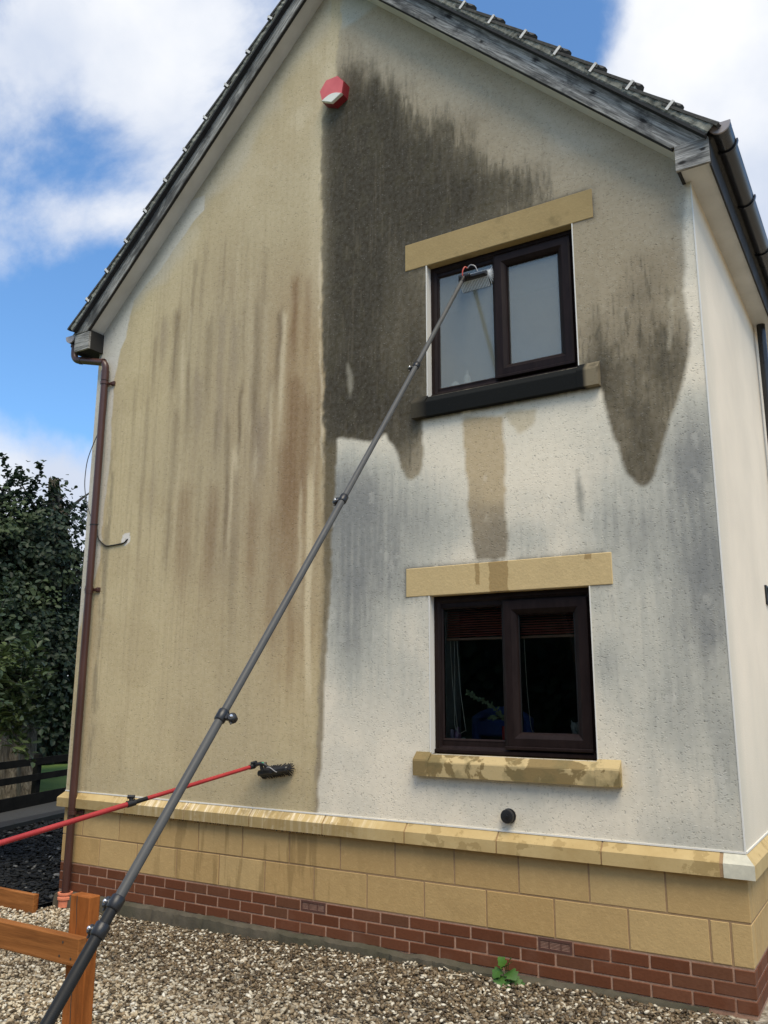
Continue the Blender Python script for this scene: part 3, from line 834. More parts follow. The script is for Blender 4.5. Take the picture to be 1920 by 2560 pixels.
HX0, HX1, HY1 = -5.655, 0.0, 8.0
house = tag(empty('house', (-2.83, 0, -.3)), 'rendered house gable, half washed and half black with algae, on a stone and brick plinth', 'house')
gable = link('gable_wall', me, M_REND, house)
gable['label'] = 'gable wall, left half washed tan and right half black with algae'

# ---------------------------------------------------------------- other walls
m = MB()
m.add([(0, 0, WZ0), (0, HY1, WZ0), (0, HY1, 4.95), (0, 0, 4.95)], [(0, 1, 2, 3)])
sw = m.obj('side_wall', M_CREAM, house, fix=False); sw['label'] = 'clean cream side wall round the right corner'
m = MB()
m.add([(HX0, HY1, WZ0), (HX0, 0, WZ0), (HX0, 0, 4.95), (HX0, HY1, 4.95)], [(0, 1, 2, 3)])
m.add([(HX1, HY1, -.3), (HX0, HY1, -.3), (HX0, HY1, 4.95), (-2.872, HY1, 7.65), (HX1, HY1, 4.95)], [(0, 1, 2, 3, 4)])
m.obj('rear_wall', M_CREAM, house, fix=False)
# corner and bottom beads
m = MB()
m.box(-.004, .004, -.005, .004, WZ0, 4.72)
m.box(HX0, .004, -.008, .02, WZ0 - .006, WZ0 + .004)
m.box(-.02, .008, .004, 3.0, WZ0 - .006, WZ0 + .004)
m.obj('render_bead', M_BEAD, house)

# ---------------------------------------------------------------- plinth: brick courses, stone courses, coping
plinth = MB()
plinth.box(HX0 + .004, -.004, .0035, .12, 0, .50)
plinth.box(-.12, -.0035, .12, 3.0, 0, .50)
plinth.box(HX0 + .006, HX0 + .12, .12, 3.0, 0, .50)
plinth = plinth.obj('plinth', M_MORT_S, house)
m = MB()
m.box(HX0 + .005, -.005, .0045, .12, -.30, -.0)
m.box(-.12, -.0045, .12, 3.0, -.30, -.0)
m.box(HX0 + .005, HX0 + .12, .12, 3.0, -.30, -.0)
m.obj('mortar_bed', M_MORT, plinth)

mesh_cache = {}
def piece(name, w, d, h, mat, parent, x, y, z, rot=0.0, c=.003):
    """a brick or stone, front bottom left corner at x,y,z, mesh shared between equals"""
    key = (name, round(w, 3), round(d, 3), round(h, 3))
    if key not in mesh_cache:
        mb = MB(); mb.cbox(0, w, 0, d, 0, h, c)
        mesh_cache[key] = mb.mesh(name, fix=False)
        mesh_cache[key].materials.append(mat)
    o = bpy.data.objects.new(name, mesh_cache[key])
    COL.objects.link(o)
    o.location = (x, y, z); o.rotation_euler = (0, 0, rot)
    o.parent = parent; o.matrix_parent_inverse = parent_inv(parent)
    return o

J = .0125
AIR = [(-1.235, -1.01), (-3.035, -2.81)]
for row in range(3):
    z = -.075 * (row + 1) + .0
    off = -.11 if row in (0, 2) else -.2225
    edges = [-.0]
    x = off
    while x > HX0 + .08:
        edges.append(x); x -= .225
    edges.append(HX0)
    for a, b in zip(edges[:-1], edges[1:]):
        if row == 0 and any(abs(b - s[0]) < .03 for s in AIR): continue
        x1 = a - (0 if a == 0 else J / 2); x0 = b + (0 if b == HX0 else J / 2)
        piece('brick', x1 - x0, .1, .065, M_BRICK, plinth, x0, rnd.uniform(-.002, .002), z + rnd.uniform(-.001, .001))
    # side returns
    y = .115 if row == 1 else .2225
    ys_ = [.112]
    if row != 1: ys_.append(.2225)
    yy = ys_[-1]
    while yy < 2.4:
        yy += .225; ys_.append(yy)
    for a, b in zip(ys_[:-1], ys_[1:]):
        piece('brick', b - a - J, .1, .065, M_BRICK, plinth, rnd.uniform(-.001, .001), a, z, math.pi / 2)

# stone courses
r1 = [0.0] + [-.445 - .45 * k for k in range(11)] + [-5.40, HX0]
r2 = [0.0, -.11, -.22] + [-.67 - .45 * k for k in range(11)] + [HX0]
r1.sort(reverse=True); r2.sort(reverse=True)
for edges, z0, z1 in ((r1, .231, .458), (r2, .004, .221)):
    for i, (a, b) in enumerate(zip(edges[:-1], edges[1:])):
        jw = .0095
        x1 = a - (0 if a == 0 else jw / 2); x0 = b + (0 if b == HX0 else jw / 2)
        if z0 < .1 and i in (0, 1, 2): x0 = b + .007 if i < 2 else x0
        piece('stone_block', x1 - x0, .1, z1 - z0, M_STONE, plinth, x0, rnd.uniform(-.0015, .0015), z0)
for z0, z1, ys_ in ((.231, .458, [.108, .132, .57, 1.02, 1.47, 1.92, 2.37]), (.004, .221, [.108, .335, .785, 1.235, 1.685, 2.135, 2.585])):
    for a, b in zip(ys_[:-1], ys_[1:]):
        piece('stone_block', b - a - .006, .1, z1 - z0, M_STONE, plinth, rnd.uniform(-.001, .001), a, z0, math.pi / 2)
    for a, b in zip(ys_[:-1], ys_[1:]):
        piece('stone_block', b - a - .006, .1, z1 - z0, M_STONE, plinth, HX0 + rnd.uniform(-.001, .001), b - .006, z0, -math.pi / 2)

# coping stones (profile in y,z), mitred at both corners
CP = [(.06, .460), (-.05, .460), (-.05, .535), (-.001, .588), (.06, .588)]
def coping(x0, x1, mit0=False, mit1=False, mat=M_COPE):
    mb = MB(); n = len(CP)
    va = [((x0 + p_[0]) if mit0 else x0, p_[0], p_[1]) for p_ in CP]
    vb = [((x1 - p_[0]) if mit1 else x1, p_[0], p_[1]) for p_ in CP]
    mb.add(va + vb, [tuple(range(n))[::-1], tuple(range(n, 2 * n))] + [(i, (i + 1) % n, n + (i + 1) % n, n + i) for i in range(n)])
    return mb.obj('coping_stone', mat, plinth)
cj = [HX0, -4.843, -4.166, -3.497, -2.82, -2.144, -1.471, -.797, -.128]
for a, b in zip(cj[:-1], cj[1:]):
    coping(a + (0 if a == HX0 else .005), b - .005, a == HX0)
o = coping(-.113, 0.0, False, True, M_COPE2); o['label'] = 'pale repaired corner coping stone'
def coping_side(xc, sgn, y0, y1, mit):
    mb = MB(); n = len(CP)
    va = [(xc - sgn * p_[0], (y0 + p_[0]) if mit else y0, p_[1]) for p_ in CP]
    vb = [(xc - sgn * p_[0], y1, p_[1]) for p_ in CP]
    mb.add(va + vb, [tuple(range(n))[::-1], tuple(range(n, 2 * n))] + [(i, (i + 1) % n, n + (i + 1) % n, n + i) for i in range(n)])
    return mb.obj('coping_stone', M_COPE, plinth)
for xc, sg in ((0.0, 1), (HX0, -1)):
    yy = [0.0, .62, 1.295, 1.97, 2.645]
    for k, (a, b) in enumerate(zip(yy[:-1], yy[1:])):
        coping_side(xc, sg, a + (0 if k == 0 else .003), b - .003, k == 0)
m = MB()
m.prism([(.05, .462), (-.047, .462), (-.047, .533), (-.002, .584), (.05, .584)], 'x', -.134, -.112)
for q_ in cj[1:-1]:
    m.prism([(.05, .462), (-.044, .462), (-.044, .533), (-.002, .580), (.05, .580)], 'x', q_ - .005, q_ + .005)
m.obj('coping_joint', M_MORT_S, plinth)

# air bricks: clay frame with fine louvres
for a, b in AIR:
    f_ = MB(); f_.ring(a + .006, b - .006, -.074, -.006, [(0, .0), (.012, .0), (.012, .03), (0, .03)])
    ab = f_.obj('air_brick', simple('air_brick_clay', alb(84, 58, 50, .86), .85, .2), plinth)
    g_ = MB()
    for k in range(8):
        zz_ = -.066 + k * .0078
        g_.box(a + .018, b - .018, .004, .022, zz_, zz_ + .0042)
    for k in (1, 2):
        xx = a + (b - a) * k / 3
        g_.box(xx - .003, xx + .003, .001, .024, -.068, -.012)
    g_.obj('louvre', bpy.data.materials['air_brick_clay'], ab)
    g_ = MB(); g_.box(a + .01, b - .01, .032, .04, -.074, -.006)
    g_.obj('backing', M_GASKET, ab)

# concrete footing along the wall foot, rough topped
import bmesh
xs_ = np.linspace(HX0 + .03, -.25, 150)
V, F = [], []
for i, x in enumerate(xs_):
    pr = .045 + .02 * (vnoise(np.array([x * 2.3 + 60.]), np.array([1.]), 5)[0] - .5) + .012 * rnd.uniform(-1, 1)
    tp = -.232 + .018 * (vnoise(np.array([x * 5 + 60.]), np.array([7.]), 6)[0] - .5) + .005 * rnd.uniform(-1, 1)
    pr *= min(1, max(.15, (-x) / 1.2))
    V += [(x, .02, tp + .006), (x, -pr * .5, tp), (x, -pr, tp - .014), (x, -pr - .012 + .006 * rnd.random(), tp - .06), (x, -pr - .02, -.45)]
for i in range(len(xs_) - 1):
    for k in range(4):
        F.append((i * 5 + k, i * 5 + k + 1, i * 5 + 6 + k, i * 5 + 5 + k))
m = MB(); m.add(V, F); m.obj('footing', M_CONC, house, smooth=True)

# ---------------------------------------------------------------- lintels and sills
def lintel(z0, z1, mat, lab):
    m = MB(); m.cbox(-2.149, -.651, -.004, .10, z0, z1, .004)
    o = m.obj('lintel', mat, house); o['label'] = lab
lintel(2.1195, 2.325, M_LINT, 'sandy stone lintel with a wet run mark over the lower window')
lintel(4.6625, 4.885, M_LINT2, 'grimy sandy stone lintel, shade painted in, over the upper window')
t = NT('stone_sill_stained'); v = t.coord('World'); n = t.noise(v, 3.2, 5, .6, .6); n2 = t.noise(v, 60, 4)
c = t.mix(t.rng(n, .47, .50, 0, 1, True), alb(172, 152, 110, .86), alb(122, 104, 68, .86))
c = t.mix(t.rng(t.noise(v, 8, 5), .5, .62, 0, .5), c, alb(98, 90, 60, .86))
M_SILL1 = t.done(t.mix(t.rng(n2, .6, .75, 0, .4), c, alb(80, 70, 46, .86)), .85, t.bump(n2, .4, .003))
t = NT('stone_sill_black'); v = t.coord('World'); n = t.noise(v, 5, 5, .6); n2 = t.noise(v, 60, 4)
xz = t.n('ShaderNodeSeparateXYZ'); t.put(xz.inputs[0], v)
en = t.math('ADD', t.rng(xz.outputs['X'], -.765, -.735, 0, 1), t.rng(xz.outputs['X'], -1.94, -2.04, 0, .25))
c = t.mix(t.math('MULTIPLY', en, t.rng(n, .3, .5)), (.009, .010, .010), alb(118, 108, 88, .86))
M_SILL2 = t.done(t.mix(t.rng(n2, .62, .78, 0, .3), c, (.05, .05, .04)), .85, t.bump(n2, .4, .003), .12)
def sill(zt, ze, zb, mat, lab):
    m = MB()
    m.prism([(.125, zt), (.0, zt - .003), (-.05, ze), (-.053, ze - .008), (-.05, zb), (.0, zb), (.125, zb)], 'x', -1.955, -.808)
    for a, b in ((-2.072, -1.956), (-.807, -.66)):      # flat stooled ends
        m.prism([(.0, zt + .012), (-.052, ze + .012), (-.056, ze), (-.053, zb), (.0, zb)], 'x', a, b)
    o = m.obj('sill', mat, house); o['label'] = lab
sill(1.045, .998, .902, M_SILL1, 'blotched sandy stone sill under the lower window')
sill(3.600, 3.548, 3.436, M_SILL2, 'blackened stone sill under the upper window')

# ---------------------------------------------------------------- windows
def reveal(z0, z1):
    for x, xa, xb in ((-1.961, -1.965, -1.958), (-.803, -.806, -.799)):
        m = MB()
        m.add([(x, 0, z0), (x, .14, z0), (x, .14, z1), (x, 0, z1)], [(0, 1, 2, 3)])
        m.box(xa, xb, -.004, .01, z0, z1)
        m.obj('reveal', M_BEAD, house)
reveal(1.046, 2.119); reveal(3.600, 4.662)

t = NT('clear_glass')
tr = t.n('ShaderNodeBsdfTransparent'); tr.inputs[0].default_value = (.84, .87, .85, 1)
gl = t.n('ShaderNodeBsdfGlossy'); gl.inputs['Roughness'].default_value = .01
fr_ = t.n('ShaderNodeFresnel'); fr_.inputs['IOR'].default_value = 1.45
mx = t.n('ShaderNodeMixShader')
t.put(mx.inputs[0], t.math('MULTIPLY', fr_.outputs[0], 1.5)); t.put(mx.inputs[1], tr.outputs[0]); t.put(mx.inputs[2], gl.outputs[0])
t.t.links.new(mx.outputs[0], t.out.inputs[0]); M_GLASS = t.m

t = NT('obscure_glass'); v = t.coord('World')
n = t.noise(v, 1.2, 4); n2 = t.noise(v, 240, 2); drop = t.voro(v, 70)
t.done(t.mix(t.rng(n, .3, .7), (.26, .268, .222), (.30, .30, .25)), .10, t.bump(n2, .02, .0005), .5, **{'IOR': 2.15})
tr = t.n('ShaderNodeBsdfTransparent'); tr.inputs[0].default_value = (.94, .97, .96, 1)
mx = t.n('ShaderNodeMixShader'); mx.inputs[0].default_value = .52
t.put(mx.inputs[1], t.b.outputs[0]); t.put(mx.inputs[2], tr.outputs[0])
t.t.links.new(mx.outputs[0], t.out.inputs[0]); M_FROST = t.m

def window(z0, z1, gz0, gz1, sz0, sz1, pz0, pz1, glass, lab):
    x0, x1 = -1.958, -.806
    w = tag(empty('window', (-1.38, .1, z0), house))
    w.matrix_parent_inverse = parent_inv(house)
    w['label'] = lab
    m = MB()        # outer frame with stepped profile
    m.ring(x0, x1, z0 + .004, z1 - .002, [(0, .066), (.028, .066), (.034, .072), (.046, .078), (.05, .092), (.05, .13), (0, .13)])
    m.cbox(x0 - .001, x1 + .001, .050, .07, z0 + .004, z0 + .030, .004)
    m.cbox(x0 + .03, x1 - .03, .084, .130, z0 + .034, gz0 - .006, .004)
    m.cbox(x0 + .03, x1 - .03, .084, .130, gz1 + .006, z1 - .03, .004)
    m.obj('frame', M_UPVC, w)
    m = MB(); m.cbox(-1.444, -1.372, .074, .128, z0 + .045, z1 - .045, .006)
    m.obj('mullion', M_UPVC, w)
    m = MB()        # bead round the fixed light
    m.ring(-1.912, -1.440, gz0 - .008, gz1 + .008, [(0, .082), (.004, .082), (.014, .092), (.014, .1), (0, .1)])
    m.obj('glazing_bead', M_UPVC, w)
    m = MB()
    m.ring(-1.428, -.846, sz0, sz1, [(0, .056), (.012, .050), (.060, .050), (.082, .066), (.090, .074), (.098, .090), (.098, .12), (0, .12)])
    sash = m.obj('sash', M_UPVC, w)
    m = MB(); m.ring(-1.428 + .096, -.846 - .096, pz0 - .004, pz1 + .004, [(0, .088), (.006, .088), (.006, .098), (0, .098)])
    m.obj('gasket', M_GASKET, sash)
    m = MB(); m.cbox(-1.434, -.840, .040, .056, sz0 - .012, sz0 + .010, .004)
    m.obj('drip_bar', M_UPVC, sash)
    m = MB(); m.box(-1.905, -1.446, .096, .102, gz0, gz1); m.obj('pane', glass, w, fix=False)
    m = MB(); m.box(-1.332, -.942, .094, .100, pz0, pz1); m.obj('pane', glass, w, fix=False)
    return w
window(1.046, 2.119, 1.14, 2.035, 1.100, 2.060, 1.182, 1.972, M_GLASS, 'dark brown lower window with a half drawn blind behind clear glass')
window(3.600, 4.662, 3.678, 4.585, 3.662, 4.617, 3.745, 4.530, M_FROST, 'dark brown upper window with obscure grey glass and a brush on it')

# rooms behind the glass
M_ROOM = simple('room_dark', (.045, .04, .036), .9)
M_BATH = simple('room_pale', (.62, .66, .66), .8)
M_ROOMW = simple('inner_sill_wood', (.06, .04, .03), .5)
for z0, z1, dp in ((1.04, 2.13, 2.4), (3.59, 4.67, .9)):
    m = MB()
    xa, xb, ya, yb, za, zb = -2.5, -.3, .145, .145 + dp, z0 - .35, z1 + .1
    m.add([(xa, ya, za), (xb, ya, za), (xb, yb, za), (xa, yb, za), (xa, ya, zb), (xb, ya, zb), (xb, yb, zb), (xa, yb, zb)],
          [(0, 1, 2, 3), (4, 7, 6, 5), (1, 5, 6, 2), (2, 6, 7, 3), (3, 7, 4, 0)])
    x0, x1 = -1.95, -.815
    m.add([(xa, ya, za), (xb, ya, za), (xb, ya, z0), (xa, ya, z0), (xa, ya, z1), (xb, ya, z1), (xb, ya, zb), (xa, ya, zb), (x0, ya, z0), (x0, ya, z1), (x1, ya, z0), (x1, ya, z1)],
          [(0, 1, 2, 3), (4, 5, 6, 7), (3, 8, 9, 4), (10, 2, 5, 11)])
    m.obj('room', M_ROOM if z0 < 2 else M_BATH, house, fix=False)
    m = MB(); m.box(-1.95, -.815, .132, .36, z0 - .02, z0 + .045); m.obj('inner_sill', M_ROOMW, house)
m = MB(); m.box(-1.952, -1.905, .133, .36, 1.09, 2.1)
m.obj('inner_reveal', simple('plaster_grey', (.30, .29, .27), .8), house)

# ---------------------------------------------------------------- roof
AX, AZ = -2.872, 7.678
S2 = math.sqrt(.5)
def slope(side, s, n):       # side +1 right, -1 left; s down the slope from the apex, n off it
    return (AX + side * S2 * (s + n), AZ - S2 * s + S2 * n)
NT_ = {1: .240, -1: .215}
SE = {1: 4.15, -1: 4.05}
m = MB()
for sd in (1, -1):
    n0, n1 = NT_[sd] - .075, NT_[sd] - .045
    a, b, c_, d_ = slope(sd, -.3, n0), slope(sd, SE[sd] - .03, n0), slope(sd, SE[sd] - .03, n1), slope(sd, -.3, n1)
    m.prism([a, b, c_, d_], 'y', -.13, HY1 + .2)
roof = m.obj('roof', M_TILE, house)

def local_board(name, sd, s0, s1fun, n0, n1, y0, y1, mat, parent):
    """board lying along the slope, built in a frame whose x runs down the slope"""
    mb = MB()
    v_ = [(s0, y0, n0), (s1fun(n0), y0, n0), (s1fun(n1), y0, n1), (s0, y0, n1), (s0, y1, n0), (s1fun(n0), y1, n0), (s1fun(n1), y1, n1), (s0, y1, n1)]
    mb.add(v_, [(0, 1, 2, 3), (7, 6, 5, 4), (0, 4, 5, 1), (1, 5, 6, 2), (2, 6, 7, 3), (3, 7, 4, 0)])
    me_ = mb.mesh(name)
    me_.materials.append(mat)
    o = bpy.data.objects.new(name, me_); COL.objects.link(o)
    R_ = Matrix(((sd * S2, 0, sd * S2, AX), (0, 1, 0, 0), (-S2, 0, S2, AZ), (0, 0, 0, 1)))
    loc, rot, sca = R_.decompose()
    if sd == 1:
        o.location = loc; o.rotation_euler = rot.to_euler()
        o.parent = parent; o.matrix_parent_inverse = parent_inv(parent)
    else:
        me_.transform(R_ @ Matrix.Diagonal((1, 1, 1, 1)))
        # keep a slope-aligned object frame so that the grain follows the board
        F_ = Matrix.Translation((AX, 0, AZ)) @ Matrix.Rotation(math.radians(135), 4, 'Y')
        me_.transform(F_.inverted())
        o.location = F_.to_translation(); o.rotation_euler = F_.to_euler()
        o.parent = parent; o.matrix_parent_inverse = parent_inv(parent)
        me_.flip_normals()
        me_.update()
    return o
for sd in (1, -1):
    dn = 0 if sd == 1 else .0
    o = local_board('bargeboard', sd, -.1, lambda n: 3.957 + n - (0 if sd == 1 else .04), 0.0, .150, -.18, -.157, M_WGREY if sd == 1 else M_WGREYL, house)
    o['label'] = 'weathered grey bargeboard on the right verge' if sd == 1 else 'shaded grey bargeboard on the left verge'
    local_board('bargeboard_edge', sd, -.1, lambda n: 3.97, -.006, .004, -.172, -.150, M_DARKW, house)
    local_board('verge_soffit', sd, -.1, lambda n: 3.98, .004, .014, -.150, .01, M_SOF, house)
    nt = NT_[sd]
    local_board('undercloak', sd, -.2, lambda n: SE[sd] - .03, nt - .100, nt - .084, -.226, 0.0, M_UNDER, roof)
# verge bedding mortar, ragged
for sd in (1, -1):
    nt = NT_[sd]; V, F = [], []
    S_ = np.arange(-.2, SE[sd] - .02, .02)
    for i, s in enumerate(S_):
        ph = ((SE[sd] - s) / .344) % 1.0
        top = nt - .012 - .030 * ph + .004 * rnd.uniform(-1, 1)
        yy = -.219 + .004 * rnd.uniform(-1, 1)
        for (n_, y_) in ((nt - .085, -.212), (nt - .070, yy - .003), (top, yy), (top + .004, -.12)):
            a = slope(sd, s, n_); V.append((a[0], y_, a[1]))
    for i in range(len(S_) - 1):
        for k in range(3):
            F.append((i * 4 + k, i * 4 + k + 1, i * 4 + 5 + k, i * 4 + 4 + k))
    m = MB(); m.add(V, F); m.obj('verge_mortar', M_RMORT, roof, smooth=False)
# verge tiles with a raised roll, each its own piece
def tile_mesh(sd):
    mb = MB()
    L = .42; nt = 0
    ys_ = [(-.228, 0), (-.222, .004), (-.20, .004), (-.175, .016), (-.15, .040), (-.115, .044), (-.085, .018), (-.05, .004), (.05, .004), (.10, .004)]
    V = []
    for s_, dn_, th in ((0, 0, .020), (-.02, .0, .020), (-L, -.036, .016)):
        for y_, h in ys_: V.append((s_, y_, dn_ + h * (1 if s_ > -.1 else .8)))
        for y_, h in ys_: V.append((s_, y_, dn_ - th + h * .5))
    n = len(ys_); F = []
    for a in range(2):
        o_ = a * 2 * n; p_ = (a + 1) * 2 * n
        for k in range(n - 1):
            F.append((o_ + k, o_ + k + 1, p_ + k + 1, p_ + k))
            F.append((o_ + n + k, p_ + n + k, p_ + n + k + 1, o_ + n + k + 1))
        F.append((o_, p_, p_ + n, o_ + n))
        F.append((o_ + n - 1, o_ + 2 * n - 1, p_ + 2 * n - 1, p_ + n - 1))
    for k in range(n - 1): F.append((k, n + k, n + k + 1, k + 1))
    # into world slope frame, nose at the origin
    mb.add([(sd * S2 * (x + z), y, -S2 * x + S2 * z) for x, y, z in V], F)
    me_ = mb.mesh('roof_tile'); me_.materials.append(M_TILE); return me_
def clip_mesh(sd):
    mb = MB()
    for (s0, s1, n0, n1, y0, y1) in ((-.036, -.016, -.062, .006, -.233, -.2285), (-.036, -.016, .004, .008, -.233, -.19)):
        q_ = [(s0, n0), (s1, n0), (s1, n1), (s0, n1)]
        mb.prism([(sd * S2 * (a + b), -S2 * a + S2 * b) for a, b in q_], 'y', y0, y1)
    me_ = mb.mesh('verge_clip'); me_.materials.append(M_CLIP); return me_
for sd in (1, -1):
    tm, cm = tile_mesh(sd), clip_mesh(sd)
    for k in range(12):
        s_ = SE[sd] - .344 * k
        a = slope(sd, s_ + rnd.uniform(-.006, .006), NT_[sd] + rnd.uniform(-.003, .003))
        for nm, mm in (('roof_tile', tm), ('verge_clip', cm)):
            if nm == 'verge_clip' and k == 0: continue
            o = bpy.data.objects.new(nm, mm); COL.objects.link(o)
            o.location = (a[0], 0, a[1]); o.rotation_euler = (0, rnd.uniform(-.006, .006), 0)
            o.parent = roof; o.matrix_parent_inverse = parent_inv(roof)

# eaves boxes, soffits, fascias
for sd in (1, -1):
    f = (lambda x: x) if sd == 1 else (lambda x: -5.655 - x)
    def B(mb, xa, xb, *r): mb.box(min(f(xa), f(xb)), max(f(xa), f(xb)), *r)
    zo = 0 if sd == 1 else .018
    m = MB(); m.add([], []); B(m, -.052, .155, -.182, -.160, 4.705 + zo, 4.880 + zo)
    eb = m.obj('eaves_box', M_WBOX, house)
    eb['label'] = 'weathered grey box end at the right eaves' if sd == 1 else 'weathered grey box end at the left eaves'
    m = MB(); B(m, -.050, -.030, -.160, .01, 4.707 + zo, 4.90 + zo); m.obj('side_board', M_DARKW, eb)
    m = MB()
    if sd == 1: m.box(-.030, .147, -.158, HY1, 4.716, 4.726)
    else: m.box(-5.802, -5.625, .0, HY1, 4.734, 4.744)
    m.obj('eaves_soffit', M_SOF if sd == 1 else M_DARKW, house)
    if sd == -1:
        m = MB(); m.box(-5.80, -5.626, -.158, .0, 4.734, 4.744); m.obj('underside', M_DARKW, eb)
    m = MB(); B(m, .147, .159, -.158, HY1, 4.690 + zo, 4.93 + zo)
    m.obj('fascia', M_DARKW, house)

# gutters: half round with outside lip, end cap and brackets
def gutter(xc, zc, y0, y1, lab, brackets):
    R0, R1 = .062, .056
    prof = [(xc + R0 * math.cos(a), zc + R0 * math.sin(a)) for a in np.linspace(math.pi, 2 * math.pi, 15)]
    prof += [(xc + R0 + .003, zc + .004), (xc + R1 - .003, zc + .004)]
    prof += [(xc + R1 * math.cos(a), zc + R1 * math.sin(a)) for a in np.linspace(2 * math.pi, math.pi, 15)]
    prof += [(xc - R1, zc + .004), (xc - R0 - .003, zc + .004)]
    m = MB(); m.prism(prof, 'y', y0, y1)
    g = m.obj('gutter', M_GUT, house, smooth=True); g['label'] = lab
    cp = [(xc + (R0 + .004) * math.cos(a), zc + (R0 + .004) * math.sin(a)) for a in np.linspace(math.pi, 2 * math.pi, 21)] + [(xc + R0 + .006, zc + .006), (xc - R0 - .006, zc + .006)]
    m = MB(); m.prism(cp, 'y', y0 - .014, y0 + .002); m.obj('end_cap', M_CAP_SHEEN, g)
    cp2 = [(xc + (R0 + .005) * math.cos(a), zc + (R0 + .005) * math.sin(a)) for a in np.linspace(math.pi, 2 * math.pi, 21)] + [(xc + (R0 - .002) * math.cos(a), zc + (R0 - .002) * math.sin(a)) for a in np.linspace(2 * math.pi, math.pi, 21)]
    m = MB(); m.prism(cp2, 'y', y0 + .001, y0 + .05); m.obj('cap_socket', M_GUT, g)
    for yb in brackets:
        bp_ = [(xc + (R0 + .004) * math.cos(a), zc + (R0 + .004) * math.sin(a)) for a in np.linspace(math.pi, 2.05 * math.pi, 21)]
        bp_ += [(xc + R0 + .010, zc + .014), (xc + R0 + .015, zc + .009), (xc + R0 + .010, zc - .010)]
        bp_ += [(xc + (R0 + .010) * math.cos(a), zc + (R0 + .010) * math.sin(a)) for a in np.linspace(1.93 * math.pi, math.pi, 21)]
        m = MB(); m.prism(bp_, 'y', yb - .014, yb + .014); m.obj('bracket', M_GUT, g)
    return g
gutter(.224, 4.945, -.165, HY1, 'black half round gutter along the right eaves', (.06, .80, 1.6, 2.4, 3.2))
gutter(-5.888, 4.905, -.165, HY1, 'brown black gutter end at the left eaves', (.8,))

# ---------------------------------------------------------------- downpipe at the left corner
def bend(pts, r=.05, n=6):
    """round the corners of a polyline"""
    P_ = [Vector(p_) for p_ in pts]; out = [P_[0]]
    for i in range(1, len(P_) - 1):
        a = (P_[i - 1] - P_[i]); b = (P_[i + 1] - P_[i])
        k = min(r, a.length * .45, b.length * .45)
        p0 = P_[i] + a.normalized() * k; p1 = P_[i] + b.normalized() * k
        for t_ in np.linspace(0, 1, n):
            out.append(p0 * (1 - t_) ** 2 + P_[i] * 2 * t_ * (1 - t_) + p1 * t_ ** 2)
    out.append(P_[-1]); return out
PX, PY = -5.478, -.058
m = MB(); m.tube([(PX, PY, 4.50), (PX, PY, 2.36), (PX - .008, PY, -.16), (PX - .010, PY, -.275)], .034, 18)
dp = m.obj('downpipe', M_PIPE, house, smooth=True); dp['label'] = 'brown round rainwater pipe at the left corner'
m = MB(); m.tube(bend([(-5.900, -.105, 4.86), (-5.900, -.105, 4.685), (PX, PY, 4.585), (PX, PY, 4.44)], .075, 8), .034, 18)
m.obj('offset_bend', M_PIPE, dp, smooth=True)
for a_, b_, r__ in (((PX, PY, 4.50), (PX, PY, 4.40), .0385), ((-5.82, -.096, 4.666), (-5.79, -.092, 4.659), .0378), ((-5.53, -.066, 4.598), (-5.50, -.063, 4.591), .0378),
                    ((-5.90, -.105, 4.875), (-5.90, -.105, 4.82), .042), ((PX, PY, 2.40), (PX, PY, 2.335), .0375)):
    m = MB(); m.tube([a_, b_], r__, 18); m.obj('socket', M_PIPE, dp, smooth=True)
for z_ in (4.375, 2.37, .42):
    m = MB(); m.tube([(PX, PY, z_ - .014), (PX, PY, z_ + .014)], .040, 18)
    m.cbox(PX - .055, PX + .075, -.024, -.012, z_ - .014, z_ + .014, .003)
    m.cbox(PX + .045, PX + .09, -.02, -.0, z_ - .02, z_ + .02, .003)
    m.obj('clip', M_PIPE, dp)
m = MB(); m.lathe([(.052, -.34), (.052, -.285), (.062, -.28), (.062, -.262), (.056, -.258), (.056, -.245), (.062, -.242), (.062, -.226), (.046, -.226), (.046, -.30)], (PX - .012, PY, 0), (0, 0, 1), 22)
gp = m.obj('gully_collar', M_TERRA, dp, smooth=True)
# downpipe further back on the side wall, and its louvred vent
m = MB(); m.tube([(.062, 2.61, 4.86), (.062, 2.61, -.3)], .036, 18)
o = m.obj('downpipe', M_GUT, house, smooth=True); o['label'] = 'black rainwater pipe on the cream side wall'
for z_ in (2.4, .7):
    m = MB(); m.tube([(  .062, 2.61, z_ - .02), (  .062, 2.61, z_ + .02)], .042, 18); m.cbox(.0, .03, 2.58, 2.64, z_ - .02, z_ + .02, .003)
    m.obj('clip', M_GUT, o)
vent = tag(empty('wall_vent', (.0, 1.86, 2.19)), 'black louvred vent on the cream side wall at the right edge', 'vent')
m = MB()
for (a, b, c_, d_) in ((1.75, 1.97, 2.115, 2.130), (1.75, 1.97, 2.247, 2.262), (1.75, 1.766, 2.130, 2.247), (1.954, 1.97, 2.130, 2.247)):
    m.cbox(.0, .016, a, b, c_, d_, .002)
link('surround', m.mesh('surround'), M_BLACKP, vent)
sl = MB()
for k in range(7):
    z_ = 2.134 + k * .0162
    sl.add([(.003, 1.766, z_ + .008), (.014, 1.766, z_), (.014, 1.954, z_), (.003, 1.954, z_ + .008), (.001, 1.766, z_ + .006), (.012, 1.766, z_ - .002), (.012, 1.954, z_ - .002), (.001, 1.954, z_ + .006)],
           [(0, 1, 2, 3), (7, 6, 5, 4), (0, 4, 5, 1), (2, 6, 7, 3), (1, 5, 6, 2), (0, 3, 7, 4)])
link('louvre', sl.mesh('louvre'), M_BLACKP, vent)
m = MB(); m.box(-.002, .002, 1.76, 1.96, 2.125, 2.252); link('backing', m.mesh('backing'), M_GASKET, vent)

